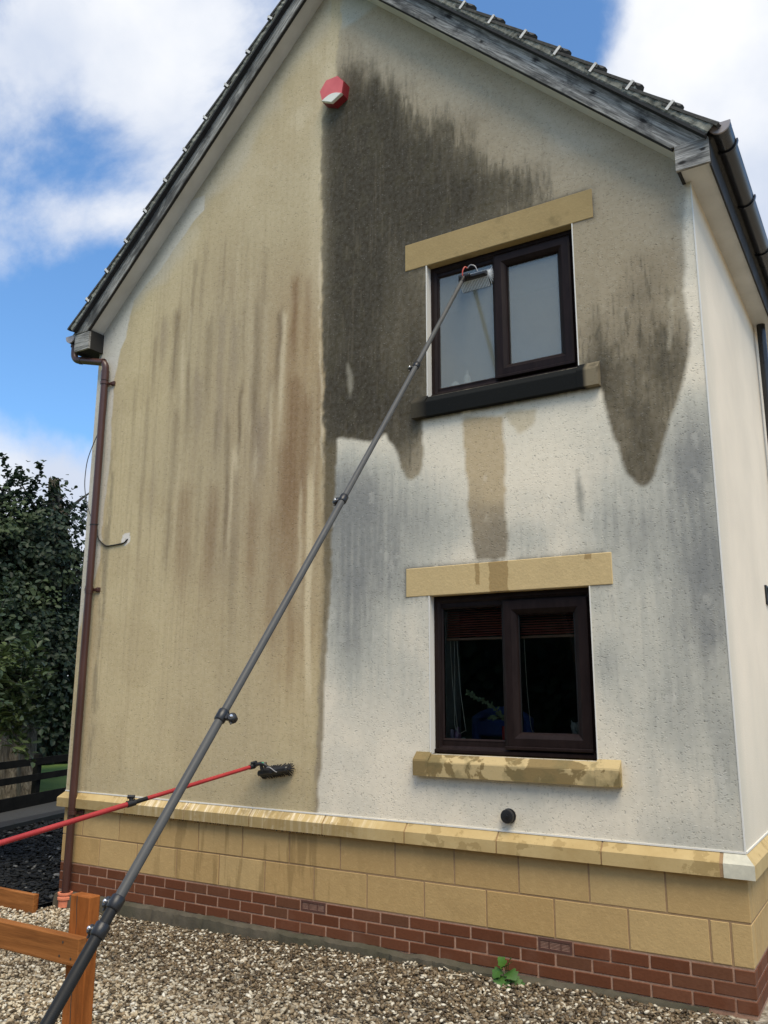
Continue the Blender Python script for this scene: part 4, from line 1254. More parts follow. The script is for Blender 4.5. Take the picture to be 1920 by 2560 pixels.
# ---------------------------------------------------------------- alarm box
t = NT('alarm_red'); v = t.coord('World'); n = t.noise(v, 7, 4)
M_ARED = t.done(t.mix(t.rng(n, .3, .7), alb(186, 92, 92, .72), alb(172, 78, 80, .72)), .5, None, .4)
t = NT('alarm_red_side'); v = t.coord('World'); n = t.noise(v, 9, 4)
M_ARED2 = t.done(t.mix(t.rng(n, .3, .7), (.25, .022, .03), (.19, .016, .024)), .42, None, .45)
M_AWHT = simple('alarm_white', (.72, .72, .64), .45, .4, .06, 8)
hp = [(-2.759, 6.622), (-2.694, 6.541), (-2.711, 6.426), (-2.815, 6.379), (-2.921, 6.431), (-2.948, 6.539), (-2.883, 6.626)]
ab = tag(empty('alarm_box', (-2.82, 0, 6.51)), 'faded red seven sided alarm box with a white lower lip high on the gable', 'alarm box')
cen = Vector((sum(p_[0] for p_ in hp) / 7, sum(p_[1] for p_ in hp) / 7))
def hscale(f): return [(cen.x + (p_[0] - cen.x) * f, cen.y + (p_[1] - cen.y) * f) for p_ in hp]
m = MB(); n = 7
rings = [(1.0, 0.0), (1.0, -.078), (.965, -.090)]
V = [(a, y, b) for f_, y in rings for a, b in hscale(f_)]
F = [(i + r_ * n, (i + 1) % n + r_ * n, (i + 1) % n + (r_ + 1) * n, i + (r_ + 1) * n) for r_ in range(2) for i in range(n)]
m.add(V, F + [tuple(range(n))[::-1]])
link('housing', m.mesh('housing'), M_ARED2, ab)
face = hscale(.962)
m = MB(); m.add([(a, -.0905, b) for a, b in face] + [(a, -.086, b) for a, b in face], [tuple(range(n))[::-1]] + [(i, (i + 1) % n, n + (i + 1) % n, n + i) for i in range(n)])
link('front_cover', m.mesh('front_cover'), M_ARED, ab)
A0, A1, A2 = Vector((-2.922, 6.432)), Vector((-2.709, 6.427)), Vector((-2.815, 6.377))
arc = []
for k in range(9):
    f_ = k / 8; q_ = A0.lerp(A1, f_); arc.append((q_.x, q_.y + .034 * math.sin(math.pi * f_)))
lip = arc + [(A2.x, A2.y)]
m = MB(); nl = len(lip); lc = Vector((sum(a for a, b in lip) / nl, sum(b for a, b in lip) / nl))
V = [(a, -.070, b) for a, b in lip] + [(a, -.093, b) for a, b in lip] + [(lc.x + (a - lc.x) * .93, -.098, lc.y + (b - lc.y) * .93) for a, b in lip]
F = [(i + r_ * nl, (i + 1) % nl + r_ * nl, (i + 1) % nl + (r_ + 1) * nl, i + (r_ + 1) * nl) for r_ in range(2) for i in range(nl)]
m.add(V, F + [tuple(range(2 * nl, 3 * nl))[::-1], tuple(range(nl))])
link('strobe_lens', m.mesh('strobe_lens'), M_AWHT, ab)

# ---------------------------------------------------------------- round black vent terminal
m = MB(); m.lathe([(.046, 0), (.046, .008), (.034, .010), (.034, .022), (.043, .024), (.044, .040), (.040, .046), (.018, .049)], (-1.396, .0, .685), (0, -1, 0), 24)
vt = tag(empty('vent_terminal', (-1.396, 0, .685)), 'small round black vent cap below the lower window', 'vent cap')
link('cap', m.mesh('cap', True), M_BLACKP, vt)
m = MB(); m.lathe([(.012, .049), (.012, .052), (.004, .053)], (-1.396, .0, .685), (0, -1, 0), 10)
link('screw_cover', m.mesh('screw_cover', True), M_BLACKP, vt)

# ---------------------------------------------------------------- aerial cable
M_CABLE = simple('cable_grey', (.055, .057, .06), .5)
M_CABLEB = simple('cable_black', (.02, .018, .016), .5)
def smooth_path(P_, k=6):
    P_ = [Vector(p_) for p_ in P_]; out = []
    for i in range(len(P_) - 1):
        a, b, c_, d_ = P_[max(i - 1, 0)], P_[i], P_[i + 1], P_[min(i + 2, len(P_) - 1)]
        for j in range(k):
            t_ = j / k
            out.append(.5 * ((2 * b) + (c_ - a) * t_ + (2 * a - 5 * b + 4 * c_ - d_) * t_ ** 2 + (3 * b - a - 3 * c_ + d_) * t_ ** 3))
    out.append(P_[-1]); return out
cb = tag(empty('cable', (-5.48, -.03, 2.9)), 'thin dark cable looping out from the brown downpipe and into the wall', 'cable')
m = MB(); m.tube(smooth_path([(-5.46, -.03, 4.3), (-5.47, -.03, 4.02), (-5.530, -.05, 3.873), (-5.635, -.05, 3.668), (-5.663, -.05, 3.513), (-5.656, -.05, 3.354), (-5.603, -.05, 3.184), (-5.533, -.045, 3.049), (-5.480, -.02, 2.96), (-5.468, -.016, 2.88)]), .0042, 6)
link('hanging_loop', m.mesh('hanging_loop', True), M_CABLE, cb)
m = MB(); m.tube(smooth_path([(-5.468, -.016, 2.88), (-5.444, -.012, 2.837), (-5.39, -.009, 2.795), (-5.334, -.008, 2.771), (-5.216, -.008, 2.772), (-5.111, -.008, 2.781), (-5.082, -.007, 2.803), (-5.070, .012, 2.818)]), .0065, 8)
link('wall_run', m.mesh('wall_run', True), M_CABLEB, cb)
m = MB(); m.tube([(PX, PY, 2.972), (PX, PY, 2.98)], .0375, 16); m.box(PX - .055, PX + .065, PY - .003, PY + .003, 2.974, 2.979)
link('cable_tie', m.mesh('cable_tie'), M_CABLEB, cb)

# ---------------------------------------------------------------- long grey water-fed pole with brush on the upper window
def carbon(name, c, c2):
    t = NT(name); v = t.coord('World'); n = t.noise(v, 6, 4); n2 = t.noise(v, 160, 2)
    sc = t.rng(t.noise(t.coord('World', (40, 6, 6)), 3, 5, .7), .60, .70, 0, .35)
    return t.done(t.mix(sc, t.mix(t.rng(n, .3, .7), c, c2), tuple(x * 1.5 + .03 for x in c2)), t.rng(n, .3, .7, .42, .6), t.bump(n2, .1, .0006), .25)
M_POLE = carbon('pole_grey', (.070, .070, .068), (.092, .092, .088))
M_POLED = carbon('pole_dark', (.011, .011, .011), (.017, .017, .0165))
M_KNOB = simple('clamp_black', (.013, .013, .014), .4, .5, .2, 30)
M_STEEL = simple('bolt_steel', (.75, .75, .75), .25, .5, .05, 30, metal=1.0)
M_BRW = simple('bristle_white', (.58, .60, .60), .6, .3, .15, 60)
M_BRK = simple('bristle_black', (.018, .018, .02), .6, .3, .2, 60)
M_RED = carbon('pole_red', alb(136, 40, 42, .8), alb(152, 50, 50, .8))
M_HOSER = simple('hose_red', (.55, .10, .07), .4)
M_HOSEC = simple('hose_clear', (.33, .33, .34), .3)
M_GREEN = simple('jet_green', (.10, .38, .20), .4)

TOP, BOT = Vector((-1.650, .0, 4.470)), Vector((-1.715, -3.177, .363))
def polept(s):
    return TOP.lerp(BOT, s) + Vector((0, 0, -.12 * s * (1 - s)))
wp = tag(empty('window_cleaning_pole', (-1.72, -3.7, -.3)), 'long grey telescopic pole leaning across the wall up to the upper window', 'pole')
def seg(s0, s1, r_, mat, k=10):
    m = MB(); m.tube([polept(s0 + (s1 - s0) * i / k) for i in range(k + 1)], r_, 16)
    return link('pole_section', m.mesh('pole_section', True), mat, wp)
seg(-.004, .22, .0152, M_POLE); seg(.217, .474, .0165, M_POLE); seg(.47, .754, .0180, M_POLE); seg(.75, .918, .0194, M_POLE)
seg(.915, .94, .0208, M_POLED, 3)
# thick base section runs on to the gravel
E_ = polept(.94); D_ = (polept(1.0) - polept(.97)).normalized()
tg = (E_.z + .262) / -D_.z
m = MB(); m.tube([E_, E_ + D_ * .3, E_ + D_ * tg], .0222, 18)
link('pole_section', m.mesh('pole_section', True), M_POLED, wp)
def clamp(s, r_, length, side, bolt=True, knobr=.016):
    ax = (polept(s + .004) - polept(s - .004)).normalized()
    c0 = polept(s)
    m = MB(); m.tube([c0 - ax * length / 2, c0 - ax * length * .42, c0 + ax * length * .42, c0 + ax * length / 2], [r_ + .003, r_ + .006, r_ + .006, r_ + .003], 18)
    cl = link('clamp', m.mesh('clamp', True), M_KNOB, wp)
    sd_ = Vector((side, .35, 0)); sd_ = (sd_ - ax * sd_.dot(ax)).normalized()
    up_ = sd_.cross(ax).normalized()
    m = MB()
    k0 = c0 + sd_ * (r_ + .008)
    m.tube([k0 - up_ * .010, k0 + up_ * .010], .013, 10)
    m.tube([k0, k0 + sd_ * .022], .007, 8)
    kc = k0 + sd_ * .026
    m.tube([kc - up_ * .016, kc - up_ * .012, kc + up_ * .012, kc + up_ * .016], [knobr * .8, knobr, knobr, knobr * .8], 12)
    m.tube([kc, kc + ax * .03 + sd_ * .006], [.008, .004], 8)
    link('lever', m.mesh('lever', True), M_KNOB, wp) if False else None
    lv = bpy.data.objects.new('lever', m.mesh('lever', True)); COL.objects.link(lv); lv.data.materials.append(M_KNOB)
    lv.parent = cl; lv.matrix_parent_inverse = parent_inv(cl)
    if bolt:
        m = MB(); b0 = kc + (Vector((.88, -5.26, 1.45)) - kc).normalized() * .004
        dv = -up_ if (-up_).dot(Vector((.88, -5.26, 1.45)) - kc) > 0 else up_
        m.lathe([(.0085, .0), (.0085, .0185), (.006, .0215)], kc, dv, 12)
        bo = bpy.data.objects.new('bolt', m.mesh('bolt', True)); COL.objects.link(bo); bo.data.materials.append(M_STEEL)
        bo.parent = cl; bo.matrix_parent_inverse = parent_inv(cl)
clamp(.22, .0165, .045, -1, True, .017); clamp(.474, .018, .05, -1, True, .023); clamp(.754, .0194, .055, 1, True, .021)
clamp(.918, .0210, .05, -1, True, .022); clamp(.938, .0224, .05, -1, True, .018)
# brush head flat on the glass
bh = tag(empty('brush_head', (-1.59, .045, 4.49), wp)); bh.matrix_parent_inverse = parent_inv(wp)
bh.name = 'brush_head'
m = MB(); m.cbox(-1.708, -1.472, .030, .056, 4.470, 4.512, .008); m.cbox(-1.700, -1.48, .018, .032, 4.480, 4.502, .005)
link('brush_block', m.mesh('brush_block'), M_KNOB, bh)
m = MB()
for i in range(19):
    x = -1.700 + i * .0122
    m.tube([(x, .050, 4.474), (x + .001, .078, 4.440), (x + .004, .093, 4.408)], [.0042, .0047, .0040], 5)
    m.tube([(x, .050, 4.508), (x + .001, .074, 4.526), (x + .003, .091, 4.546)], [.0042, .0047, .0040], 5)
    m.tube([(x, .052, 4.49), (x, .092, 4.49)], [.0042, .0044], 5)
for i in range(9):
    a = math.radians(-78 + i * 19)
    m.tube([(-1.474, .048, 4.49 + .012 * math.sin(a)), (-1.470 + .03 * math.cos(a), .074, 4.49 + .04 * math.sin(a)), (-1.470 + .055 * math.cos(a), .092, 4.49 + .07 * math.sin(a))], [.0042, .0048, .0044], 5)
br = link('bristles', m.mesh('bristles'), M_BRW, bh); br['kind'] = 'stuff'
m = MB()
m.tube([TOP + (BOT - TOP).normalized() * .05, TOP, Vector((-1.652, .012, 4.492)), Vector((-1.645, .026, 4.496))], [.017, .019, .017, .016], 12)
m.cbox(-1.690, -1.600, -.006, .020, 4.482, 4.508, .006)
link('joint', m.mesh('joint', True), M_KNOB, bh)
m = MB(); m.tube(smooth_path([(-1.655, .0, 4.48), (-1.648, -.01, 4.53), (-1.634, .0, 4.562), (-1.622, .015, 4.555)]), .0048, 8); link('hose', m.mesh('hose', True), M_HOSER, bh)
m = MB(); m.tube(smooth_path([(-1.62, .015, 4.555), (-1.595, .012, 4.572), (-1.562, .02, 4.558), (-1.545, .03, 4.515)]), .0042, 8); link('hose', m.mesh('hose', True), M_HOSEC, bh)

# ---------------------------------------------------------------- red pole with small black brush on the washed half
RT, RB = Vector((-3.435, -.085, .905)), Vector((-3.876, -1.880, .565))
rp = tag(empty('brush_pole', (-3.9, -1.9, .56)), 'red telescopic pole reaching in from the left to a black brush on the wall', 'pole')
RDIR = (RB - RT).normalized()
def rseg(a, b, r_, mat=M_RED, nm='pole_section'):
    m = MB(); m.tube([RT + RDIR * a, RT + RDIR * (a + b) * .5, RT + RDIR * b], r_, 14)
    return link(nm, m.mesh(nm, True), mat, rp)
jt = 1.02
rseg(-.01, jt - .12, .0145); rseg(jt - .12, jt - .02, .0148, M_POLED, 'sleeve'); rseg(jt, 4.2, .0172)
m = MB()
c0 = RT + RDIR * jt
m.tube([c0 - RDIR * .03, c0 + RDIR * .03], .022, 14); m.tube([c0 + Vector((0, 0, .015)), c0 + Vector((-.005, 0, .045))], .014, 10)
m.tube([c0 + Vector((-.02, -.015, .042)), c0 + Vector((.02, .01, .042))], .013, 10)
link('clamp', m.mesh('clamp', True), M_KNOB, rp)
bh = tag(empty('brush_head', (-3.27, -.06, .85), rp)); bh.matrix_parent_inverse = parent_inv(rp)
tilt = .16
def bt(x, y, z): return (x, y, z + (x + 3.41) * tilt)
m = MB(); mb2 = MB(); mb2.cbox(-3.412, -3.130, -.082, -.055, .830, .872, .012)
m.add([bt(*q_) for q_ in mb2.v], mb2.f)
mb2 = MB(); mb2.cbox(-3.395, -3.14, -.060, -.045, .822, .874, .004); m.add([bt(*q_) for q_ in mb2.v], mb2.f)
link('brush_block', m.mesh('brush_block'), M_KNOB, bh)
m = MB()
for i in range(24):
    x = -3.400 + i * .0115
    for (dz, ez) in ((.866, .890), (.848, .848), (.832, .806)):
        m.tube([bt(x, -.05, dz), bt(x + rnd.uniform(-.004, .004), -.012, ez + rnd.uniform(-.006, .006))], [.0048, .0040], 5)
for i in range(5):
    a = math.radians(-60 + i * 30)
    m.tube([bt(-3.135, -.06, .85), bt(-3.135 + .03 * math.cos(a), -.014, .85 + .04 * math.sin(a))], [.005, .004], 5)
b_ = link('bristles', m.mesh('bristles'), M_BRK, bh); b_['kind'] = 'stuff'
m = MB()
m.tube([RT + RDIR * .04, RT, RT - RDIR * .03 + Vector((.012, -.01, .012))], [.019, .021, .015], 12)
m.tube([RT + Vector((-.02, -.0, .018)), RT + Vector((.035, -.02, .030))], .013, 10)
m.tube(smooth_path([RT + Vector((.0, 0, .0)), Vector((-3.37, -.10, .925)), Vector((-3.325, -.105, .925)), Vector((-3.300, -.095, .905))]), .014, 10)
m.tube([(-3.352, -.105, .925), (-3.345, -.095, .875)], .013, 10)
m.cbox(-3.36, -3.305, -.112, -.088, .912, .938, .005)
m.tube([(-3.27, -.09, .875), (-3.27, -.075, .875)], .018, 12)
link('joint', m.mesh('joint', True), M_KNOB, bh)
m = MB(); m.cbox(-3.338, -3.318, -.116, -.110, .928, .940, .002); link('jet', m.mesh('jet'), M_GREEN, bh)
m = MB(); m.tube(smooth_path([(-3.30, -.10, .90), (-3.26, -.115, .905), (-3.225, -.10, .88), (-3.215, -.085, .87)]), .0035, 7); link('hose', m.mesh('hose', True), M_HOSEC, bh)

# ---------------------------------------------------------------- stained timber: post and rail in front, edging board
t = NT('stained_timber'); v = t.coord('World', (3.2, 3.2, .55)); n = t.noise(v, 4.5, 6, .6, .6); n2 = t.noise(t.coord('World', (14, 14, 1.4)), 4, 4, .6, .5); w = t.noise(t.coord('World'), 9, 3)
c = t.ramp(n, [(.3, alb(118, 66, 28, .9)), (.55, alb(150, 88, 42, .9)), (.75, alb(166, 102, 54, .9))])
c = t.mix(t.rng(n2, .55, .68, 0, .4), c, alb(92, 52, 24, .9))
M_TIMB = t.done(t.mix(t.rng(w, .45, .7, 0, .35), c, alb(104, 66, 36, .9)), .88, t.bump(n2, .5, .003), .12)
t = NT('stained_timber_rail'); v = t.coord('World', (.45, 4, 6)); n = t.noise(v, 4.5, 6, .6, .6); n2 = t.noise(t.coord('World', (1.2, 14, 22)), 4, 4, .6, .6)
c = t.ramp(n, [(.3, alb(112, 68, 34, .9)), (.55, alb(138, 88, 46, .9)), (.75, alb(160, 104, 58, .9))])
c = t.mix(t.rng(n2, .55, .68, 0, .4), c, alb(88, 54, 28, .9))
kn = t.n('ShaderNodeTexVoronoi', feature='F1'); t.put(kn.inputs['Vector'], t.coord('World', (2.2, 1, 9))); kn.inputs['Scale'].default_value = 1.0
M_TRAIL = t.done(t.mix(t.rng(kn.outputs['Distance'], .04, .1, 1, 0), c, alb(62, 36, 20, .9)), .88, t.bump(n2, .5, .003), .12)
fy = -2.55
t = None
tf = tag(empty('timber_fence', (-2.34, fy, -.3)), 'orange stained timber post and rail fence end in the foreground', 'fence')
for px0, nm in ((-2.404, 'post'), (-4.5, 'post')):
    m = MB(); m.cbox(px0, px0 + .126, fy, fy + .060, -.45, .574, .004); link(nm, m.mesh(nm), M_TIMB, tf)
m = MB(); m.cbox(-4.6, -2.276, fy - .046, fy - .001, .304, .418, .004); rl = link('rail', m.mesh('rail'), M_TRAIL, tf)
M_SCREW = simple('screw_dark', (.05, .04, .032), .5)
for sx_, sz_ in ((-2.375, .392), (-2.392, .335), (-2.318, .334)):
    m = MB(); m.lathe([(.0052, .0), (.0052, .0012), (.002, .0016)], (sx_, fy - .0462, sz_), (0, -1, 0), 10)
    o = link('screw', m.mesh('screw'), M_SCREW, rl)
m = MB()
pth = [(-2.352 + .004 * math.sin(z_ * 9) + .003 * math.sin(z_ * 31), fy - .0006, z_) for z_ in np.linspace(.572, -.42, 40)]
for a_, b_ in zip(pth[:-1], pth[1:]):
    w0 = .0016 + .0009 * math.sin(a_[2] * 13); m.add([(a_[0] - w0, a_[1], a_[2]), (a_[0] + w0, a_[1], a_[2]), (b_[0] + w0, b_[1], b_[2]), (b_[0] - w0, b_[1], b_[2])], [(0, 1, 2, 3)])
link('drying_crack', m.mesh('drying_crack', fix=False), M_SCREW, tf)
m = MB(); m.cbox(-4.6, -2.279, fy - .044, fy - .001, -.10, .012, .004); link('rail', m.mesh('rail'), M_TRAIL, tf) if False else None
eb = tag(empty('edging_board', (-6.5, -.2, -.34)), 'orange stained timber edging board between gravel and dark slate bed', 'edging board')
m = MB(); m.cbox(-9.4, -5.55, -.325, -.285, -.46, -.205, .004); link('board', m.mesh('board'), M_TRAIL, eb)
m = MB(); m.cbox(-5.66, -5.60, -.285, -.235, -.46, -.22, .004); link('peg', m.mesh('peg'), M_TIMB, eb)

# ---------------------------------------------------------------- gravel, slate
def ico():
    ph = (1 + 5 ** .5) / 2
    v = np.array([(-1, ph, 0), (1, ph, 0), (-1, -ph, 0), (1, -ph, 0), (0, -1, ph), (0, 1, ph), (0, -1, -ph), (0, 1, -ph), (ph, 0, -1), (ph, 0, 1), (-ph, 0, -1), (-ph, 0, 1)], float)
    v /= np.linalg.norm(v[0])
    f = np.array([(0, 11, 5), (0, 5, 1), (0, 1, 7), (0, 7, 10), (0, 10, 11), (1, 5, 9), (5, 11, 4), (11, 10, 2), (10, 7, 6), (7, 1, 8), (3, 9, 4), (3, 4, 2), (3, 2, 6), (3, 6, 8), (3, 8, 9), (4, 9, 5), (2, 4, 11), (6, 2, 10), (8, 6, 7), (9, 8, 1)])
    return v, f
def rotmats(rs, n, tiltmax):
    yaw_ = rs.rand(n) * 2 * np.pi; ti = (rs.rand(n) ** 1.3) * tiltmax; az = rs.rand(n) * 2 * np.pi
    cy, sy = np.cos(yaw_), np.sin(yaw_)
    Rz = np.zeros((n, 3, 3)); Rz[:, 0, 0] = cy; Rz[:, 0, 1] = -sy; Rz[:, 1, 0] = sy; Rz[:, 1, 1] = cy; Rz[:, 2, 2] = 1
    ax = np.stack([np.cos(az), np.sin(az), np.zeros(n)], -1)
    Kx = np.zeros((n, 3, 3)); Kx[:, 0, 2] = ax[:, 1]; Kx[:, 1, 2] = -ax[:, 0]; Kx[:, 2, 0] = -ax[:, 1]; Kx[:, 2, 1] = ax[:, 0]
    I = np.eye(3)[None]
    Rt = I + np.sin(ti)[:, None, None] * Kx + (1 - np.cos(ti))[:, None, None] * (Kx @ Kx)
    return Rt @ Rz
def stones(name, P_, size, flat, seed, tiltmax, jit=.22):
    rs = np.random.RandomState(seed); n = len(P_)
    v, f = ico()
    V = v[None] * (1 + (rs.rand(n, 12, 1) - .5) * 2 * jit)
    sc = np.stack([size * (1 + rs.rand(n) * .5), size * (.65 + rs.rand(n) * .4), size * flat * (.7 + rs.rand(n) * .6)], -1)
    V = V * sc[:, None, :]
    V = np.einsum('nij,nkj->nki', rotmats(rs, n, tiltmax), V) + P_[:, None, :]
    F = f[None] + (np.arange(n) * 12)[:, None, None]
    return np_mesh(name, V.reshape(-1, 3), F.reshape(-1, 3))
t = NT('gravel_stone'); r_ = t.island(); w = t.coord('World'); n = t.noise(w, 120, 3)
xz = t.n('ShaderNodeSeparateXYZ'); t.put(xz.inputs[0], w)
wet = t.math('MULTIPLY', t.rng(t.math('ADD', xz.outputs['Y'], t.math('MULTIPLY', t.noise(w, 1.7, 4), 1.3)), -1.15, -.15, 0, 1, True), t.rng(xz.outputs['X'], -5.4, -4.6, 0, 1, True))
pale = t.ramp(r_, [(0, (.05, .036, .02)), (.14, (.13, .095, .055)), (.30, (.29, .21, .12)), (.46, (.47, .385, .255)), (.66, (.62, .54, .395)), (.80, (.70, .64, .50)), (.88, (.18, .15, .105)), (1, (.74, .71, .62))])
brown = t.ramp(r_, [(0, (.022, .014, .007)), (.30, (.06, .037, .016)), (.52, (.115, .073, .033)), (.66, (.20, .14, .072)), (.74, (.055, .043, .03)), (.84, (.45, .39, .28)), (1, (.68, .63, .51))])
c = t.mix(t.math('MULTIPLY', wet, .9), pale, brown)
c = t.mix(t.rng(n, .4, .7, 0, .3), c, (.22, .17, .11))
M_GRAV = t.done(c, t.math('SUBTRACT', .85, t.math('MULTIPLY', wet, .35)), t.bump(n, .3, .003), .35)
rs = np.random.RandomState(3)
n_ = 52000
gp_ = np.stack([rs.uniform(-7.6, .35, n_), -rs.rand(n_) ** 1.0 * 2.75 - .035], -1)
gp_ = gp_[~((gp_[:, 0] < -5.62) & (gp_[:, 1] > -.335))]
und = fbm(gp_[:, 0] * 2.2 + 40, gp_[:, 1] * 2.2 + 40, 77, 3) - .5
gzv = np.array([GZ(x) for x in gp_[:, 0]]) - .012 + und * .035 + rs.rand(len(gp_)) * .016
gm = stones('gravel', np.column_stack([gp_, gzv]), .0078 + .0098 * rs.rand(len(gp_)) ** 1.5, .55, 5, 1.1)
tag(link('gravel', gm, M_GRAV), kind='stuff', label='loose cream and brown gravel along the foot of the wall', cat='gravel')
# coarse scatter towards the camera side, out of the main view
n_ = 9000
gq = np.stack([rs.uniform(-8, 2.6, n_), rs.uniform(-7.5, -2.7, n_)], -1)
gm2 = stones('gravel', np.column_stack([gq, np.array([GZ(x) for x in gq[:, 0]]) - .012 + rs.rand(n_) * .02]), .016 + .022 * rs.rand(n_), .5, 6, .8)
tag(link('gravel', gm2, M_GRAV), kind='stuff', label='loose gravel spread nearer the camera than the fence', cat='gravel')
n_ = 2500
gq = np.stack([rs.uniform(.02, 1.6, n_), rs.uniform(-2.6, 2.4, n_)], -1)
gq = gq[(gq[:, 0] > .14) | (gq[:, 1] < -.05)]
gm3 = stones('gravel', np.column_stack([gq, np.full(len(gq), -.232) + rs.rand(len(gq)) * .016]), .010 + .012 * rs.rand(len(gq)), .55, 8, 1.0)
tag(link('gravel', gm3, M_GRAV), kind='stuff', label='loose gravel round the right hand corner of the house', cat='gravel')

t = NT('slate_chip'); r_ = t.island(); w = t.coord('World'); n = t.noise(w, 60, 3)
c = t.ramp(r_, [(0, (.006, .0065, .007)), (.6, (.013, .014, .015)), (.93, (.022, .023, .024)), (.97, (.07, .072, .07)), (1, (.17, .17, .165))])
M_SLATE = t.done(t.mix(t.rng(n, .4, .7, 0, .4), c, (.014, .015, .013)), .8, t.bump(n, .3, .004), .15)
sheet('planting_bed', [(-9.35, -.29), (-5.66, -.29), (-5.66, 9), (-11.9, 9)], LOWZ + .02, simple('bed_soil', (.012, .012, .012), .9))
n_ = 15000
sp = np.stack([rs.uniform(-10.6, -5.68, n_), rs.uniform(-.27, 5.0, n_)], -1)
sp = sp[sp[:, 0] > -9.25 - (sp[:, 1] - 2.0) * .35]
sm = stones('slate_chips', np.column_stack([sp, LOWZ + .03 + rs.rand(len(sp)) * .03]), .014 + .026 * rs.rand(len(sp)) ** 2, .32, 9, .7, .28)
tag(link('slate_chips', sm, M_SLATE), kind='stuff', label='dark slate chippings in the planting bed left of the house', cat='slate chippings')
m = MB()
a, b = Vector(lp(-40, -.06)), Vector(lp(20, -.06)); a2, b2 = Vector(lp(-40, .0)), Vector(lp(20, .0))
m.add([(a.x, a.y, LOWZ), (b.x, b.y, LOWZ), (b2.x, b2.y, LOWZ), (a2.x, a2.y, LOWZ), (a.x, a.y, LOWZ + .11), (b.x, b.y, LOWZ + .11), (b2.x, b2.y, LOWZ + .11), (a2.x, a2.y, LOWZ + .11)],
      [(0, 3, 2, 1), (4, 5, 6, 7), (0, 1, 5, 4), (1, 2, 6, 5), (2, 3, 7, 6), (3, 0, 4, 7)])
tag(m.obj('kerb', simple('kerb_dark', (.018, .019, .018), .7, .3, .3, 10)), kind='structure')

# twigs on the gravel by the footing
M_TWIG = simple('twig', (.42, .36, .26), .8, .2, .2, 40)
m = MB(); m.tube(smooth_path([(-1.847, -.062, -.252), (-1.78, -.085, -.262), (-1.71, -.105, -.268), (-1.665, -.125, -.262)]), [.0035] * 19, 6)
m.tube(smooth_path([(-1.775, -.16, -.262), (-1.72, -.15, -.255), (-1.665, -.125, -.262), (-1.655, -.12, -.258)]), .004, 6)
tag(m.obj('twig', M_TWIG, smooth=True), 'pale forked twig lying on the gravel beside the footing', 'twig')

# water beading and dripping along the bottom edge of the wet coping
m = MB()
for i in range(150):
    x = rnd.uniform(-5.0, -2.75); l_ = rnd.uniform(.004, .014); r__ = rnd.uniform(.0018, .0035)
    m.lathe([(r__ * .5, .0), (r__, -l_ * .6), (r__ * .4, -l_)], (x, -.049 + rnd.uniform(-.001, .006), .4602), (0, 0, 1), 5)
o = m.obj('water_drops', simple('wet_dark', (.05, .042, .028), .12, .6), None)
tag(o, 'row of water drops hanging from the wet stone coping', 'water drops', kind='stuff')

# ---------------------------------------------------------------- weed at the wall foot
t = NT('weed_leaf'); r_ = t.island(); n = t.noise(t.coord('World'), 60, 3)
c = t.mix(r_, (.025, .08, .010), (.06, .145, .02)); c = t.mix(t.rng(n, .4, .7, 0, .35), c, (.04, .11, .02))
M_WEED = t.done(c, .55, None, .35)
wd = tag(empty('weed', (-1.40, -.085, -.285)), 'small bright green leafy weed growing at the foot of the brick wall', 'weed')
m = MB()
def lobed(mb, base, dirv, up, L, Wd):
    """five lobed leaf blade, folded along the midrib"""
    dirv = Vector(dirv).normalized(); sidev = dirv.cross(Vector(up)).normalized(); nn = sidev.cross(dirv)
    prof = [(0, .0), (.05, .42), (.22, .50), (.34, .36), (.55, .52), (.70, .30), (.86, .20), (1.0, 0)]
    V = [Vector(base)]; ridge = []; lft = []; rgt_ = []
    for a, b in prof:
        dz = -.18 * a * a
        ridge.append(Vector(base) + dirv * a * L + nn * (dz * L))
        lft.append(Vector(base) + dirv * a * L + sidev * b * Wd + nn * (dz * L + .12 * b * Wd))
        rgt_.append(Vector(base) + dirv * a * L - sidev * b * Wd + nn * (dz * L + .12 * b * Wd))
    k = len(prof)
    mb.add(ridge + lft + rgt_, [(i, i + 1, k + i + 1, k + i) for i in range(k - 1)] + [(i + 1, i, 2 * k + i, 2 * k + i + 1) for i in range(k - 1)])
LV = [((-1.425, -.13, -.185), (-.5, -.6, -.5), .075), ((-1.39, -.12, -.165), (.2, -.3, .25), .08), ((-1.42, -.14, -.215), (.0, -.7, -.8), .075), ((-1.375, -.12, -.19), (.75, -.45, -.3), .08), ((-1.36, -.10, -.235), (.9, -.4, -.5), .075),
      ((-1.40, -.15, -.24), (.35, -.7, -.55), .08), ((-1.34, -.09, -.255), (.8, -.5, -.3), .07), ((-1.41, -.11, -.17), (-.2, -.2, .5), .07), ((-1.385, -.10, -.15), (.35, -.3, .6), .05), ((-1.43, -.12, -.24), (-.8, -.4, -.3), .05)]
for b_, d_, L in LV: lobed(m, b_, d_, (0, -.5, 1), L * .9, L * 1.1)
link('leaves', m.mesh('leaves', fix=False), M_WEED, wd)
m = MB()
for b_, d_, L in LV: m.tube([(-1.40, -.085, -.29), Vector(b_) * .6 + Vector((-1.40, -.085, -.27)) * .4 + Vector((0, 0, .01)), b_], .0018, 5)
link('stems', m.mesh('stems'), M_WEED, wd)

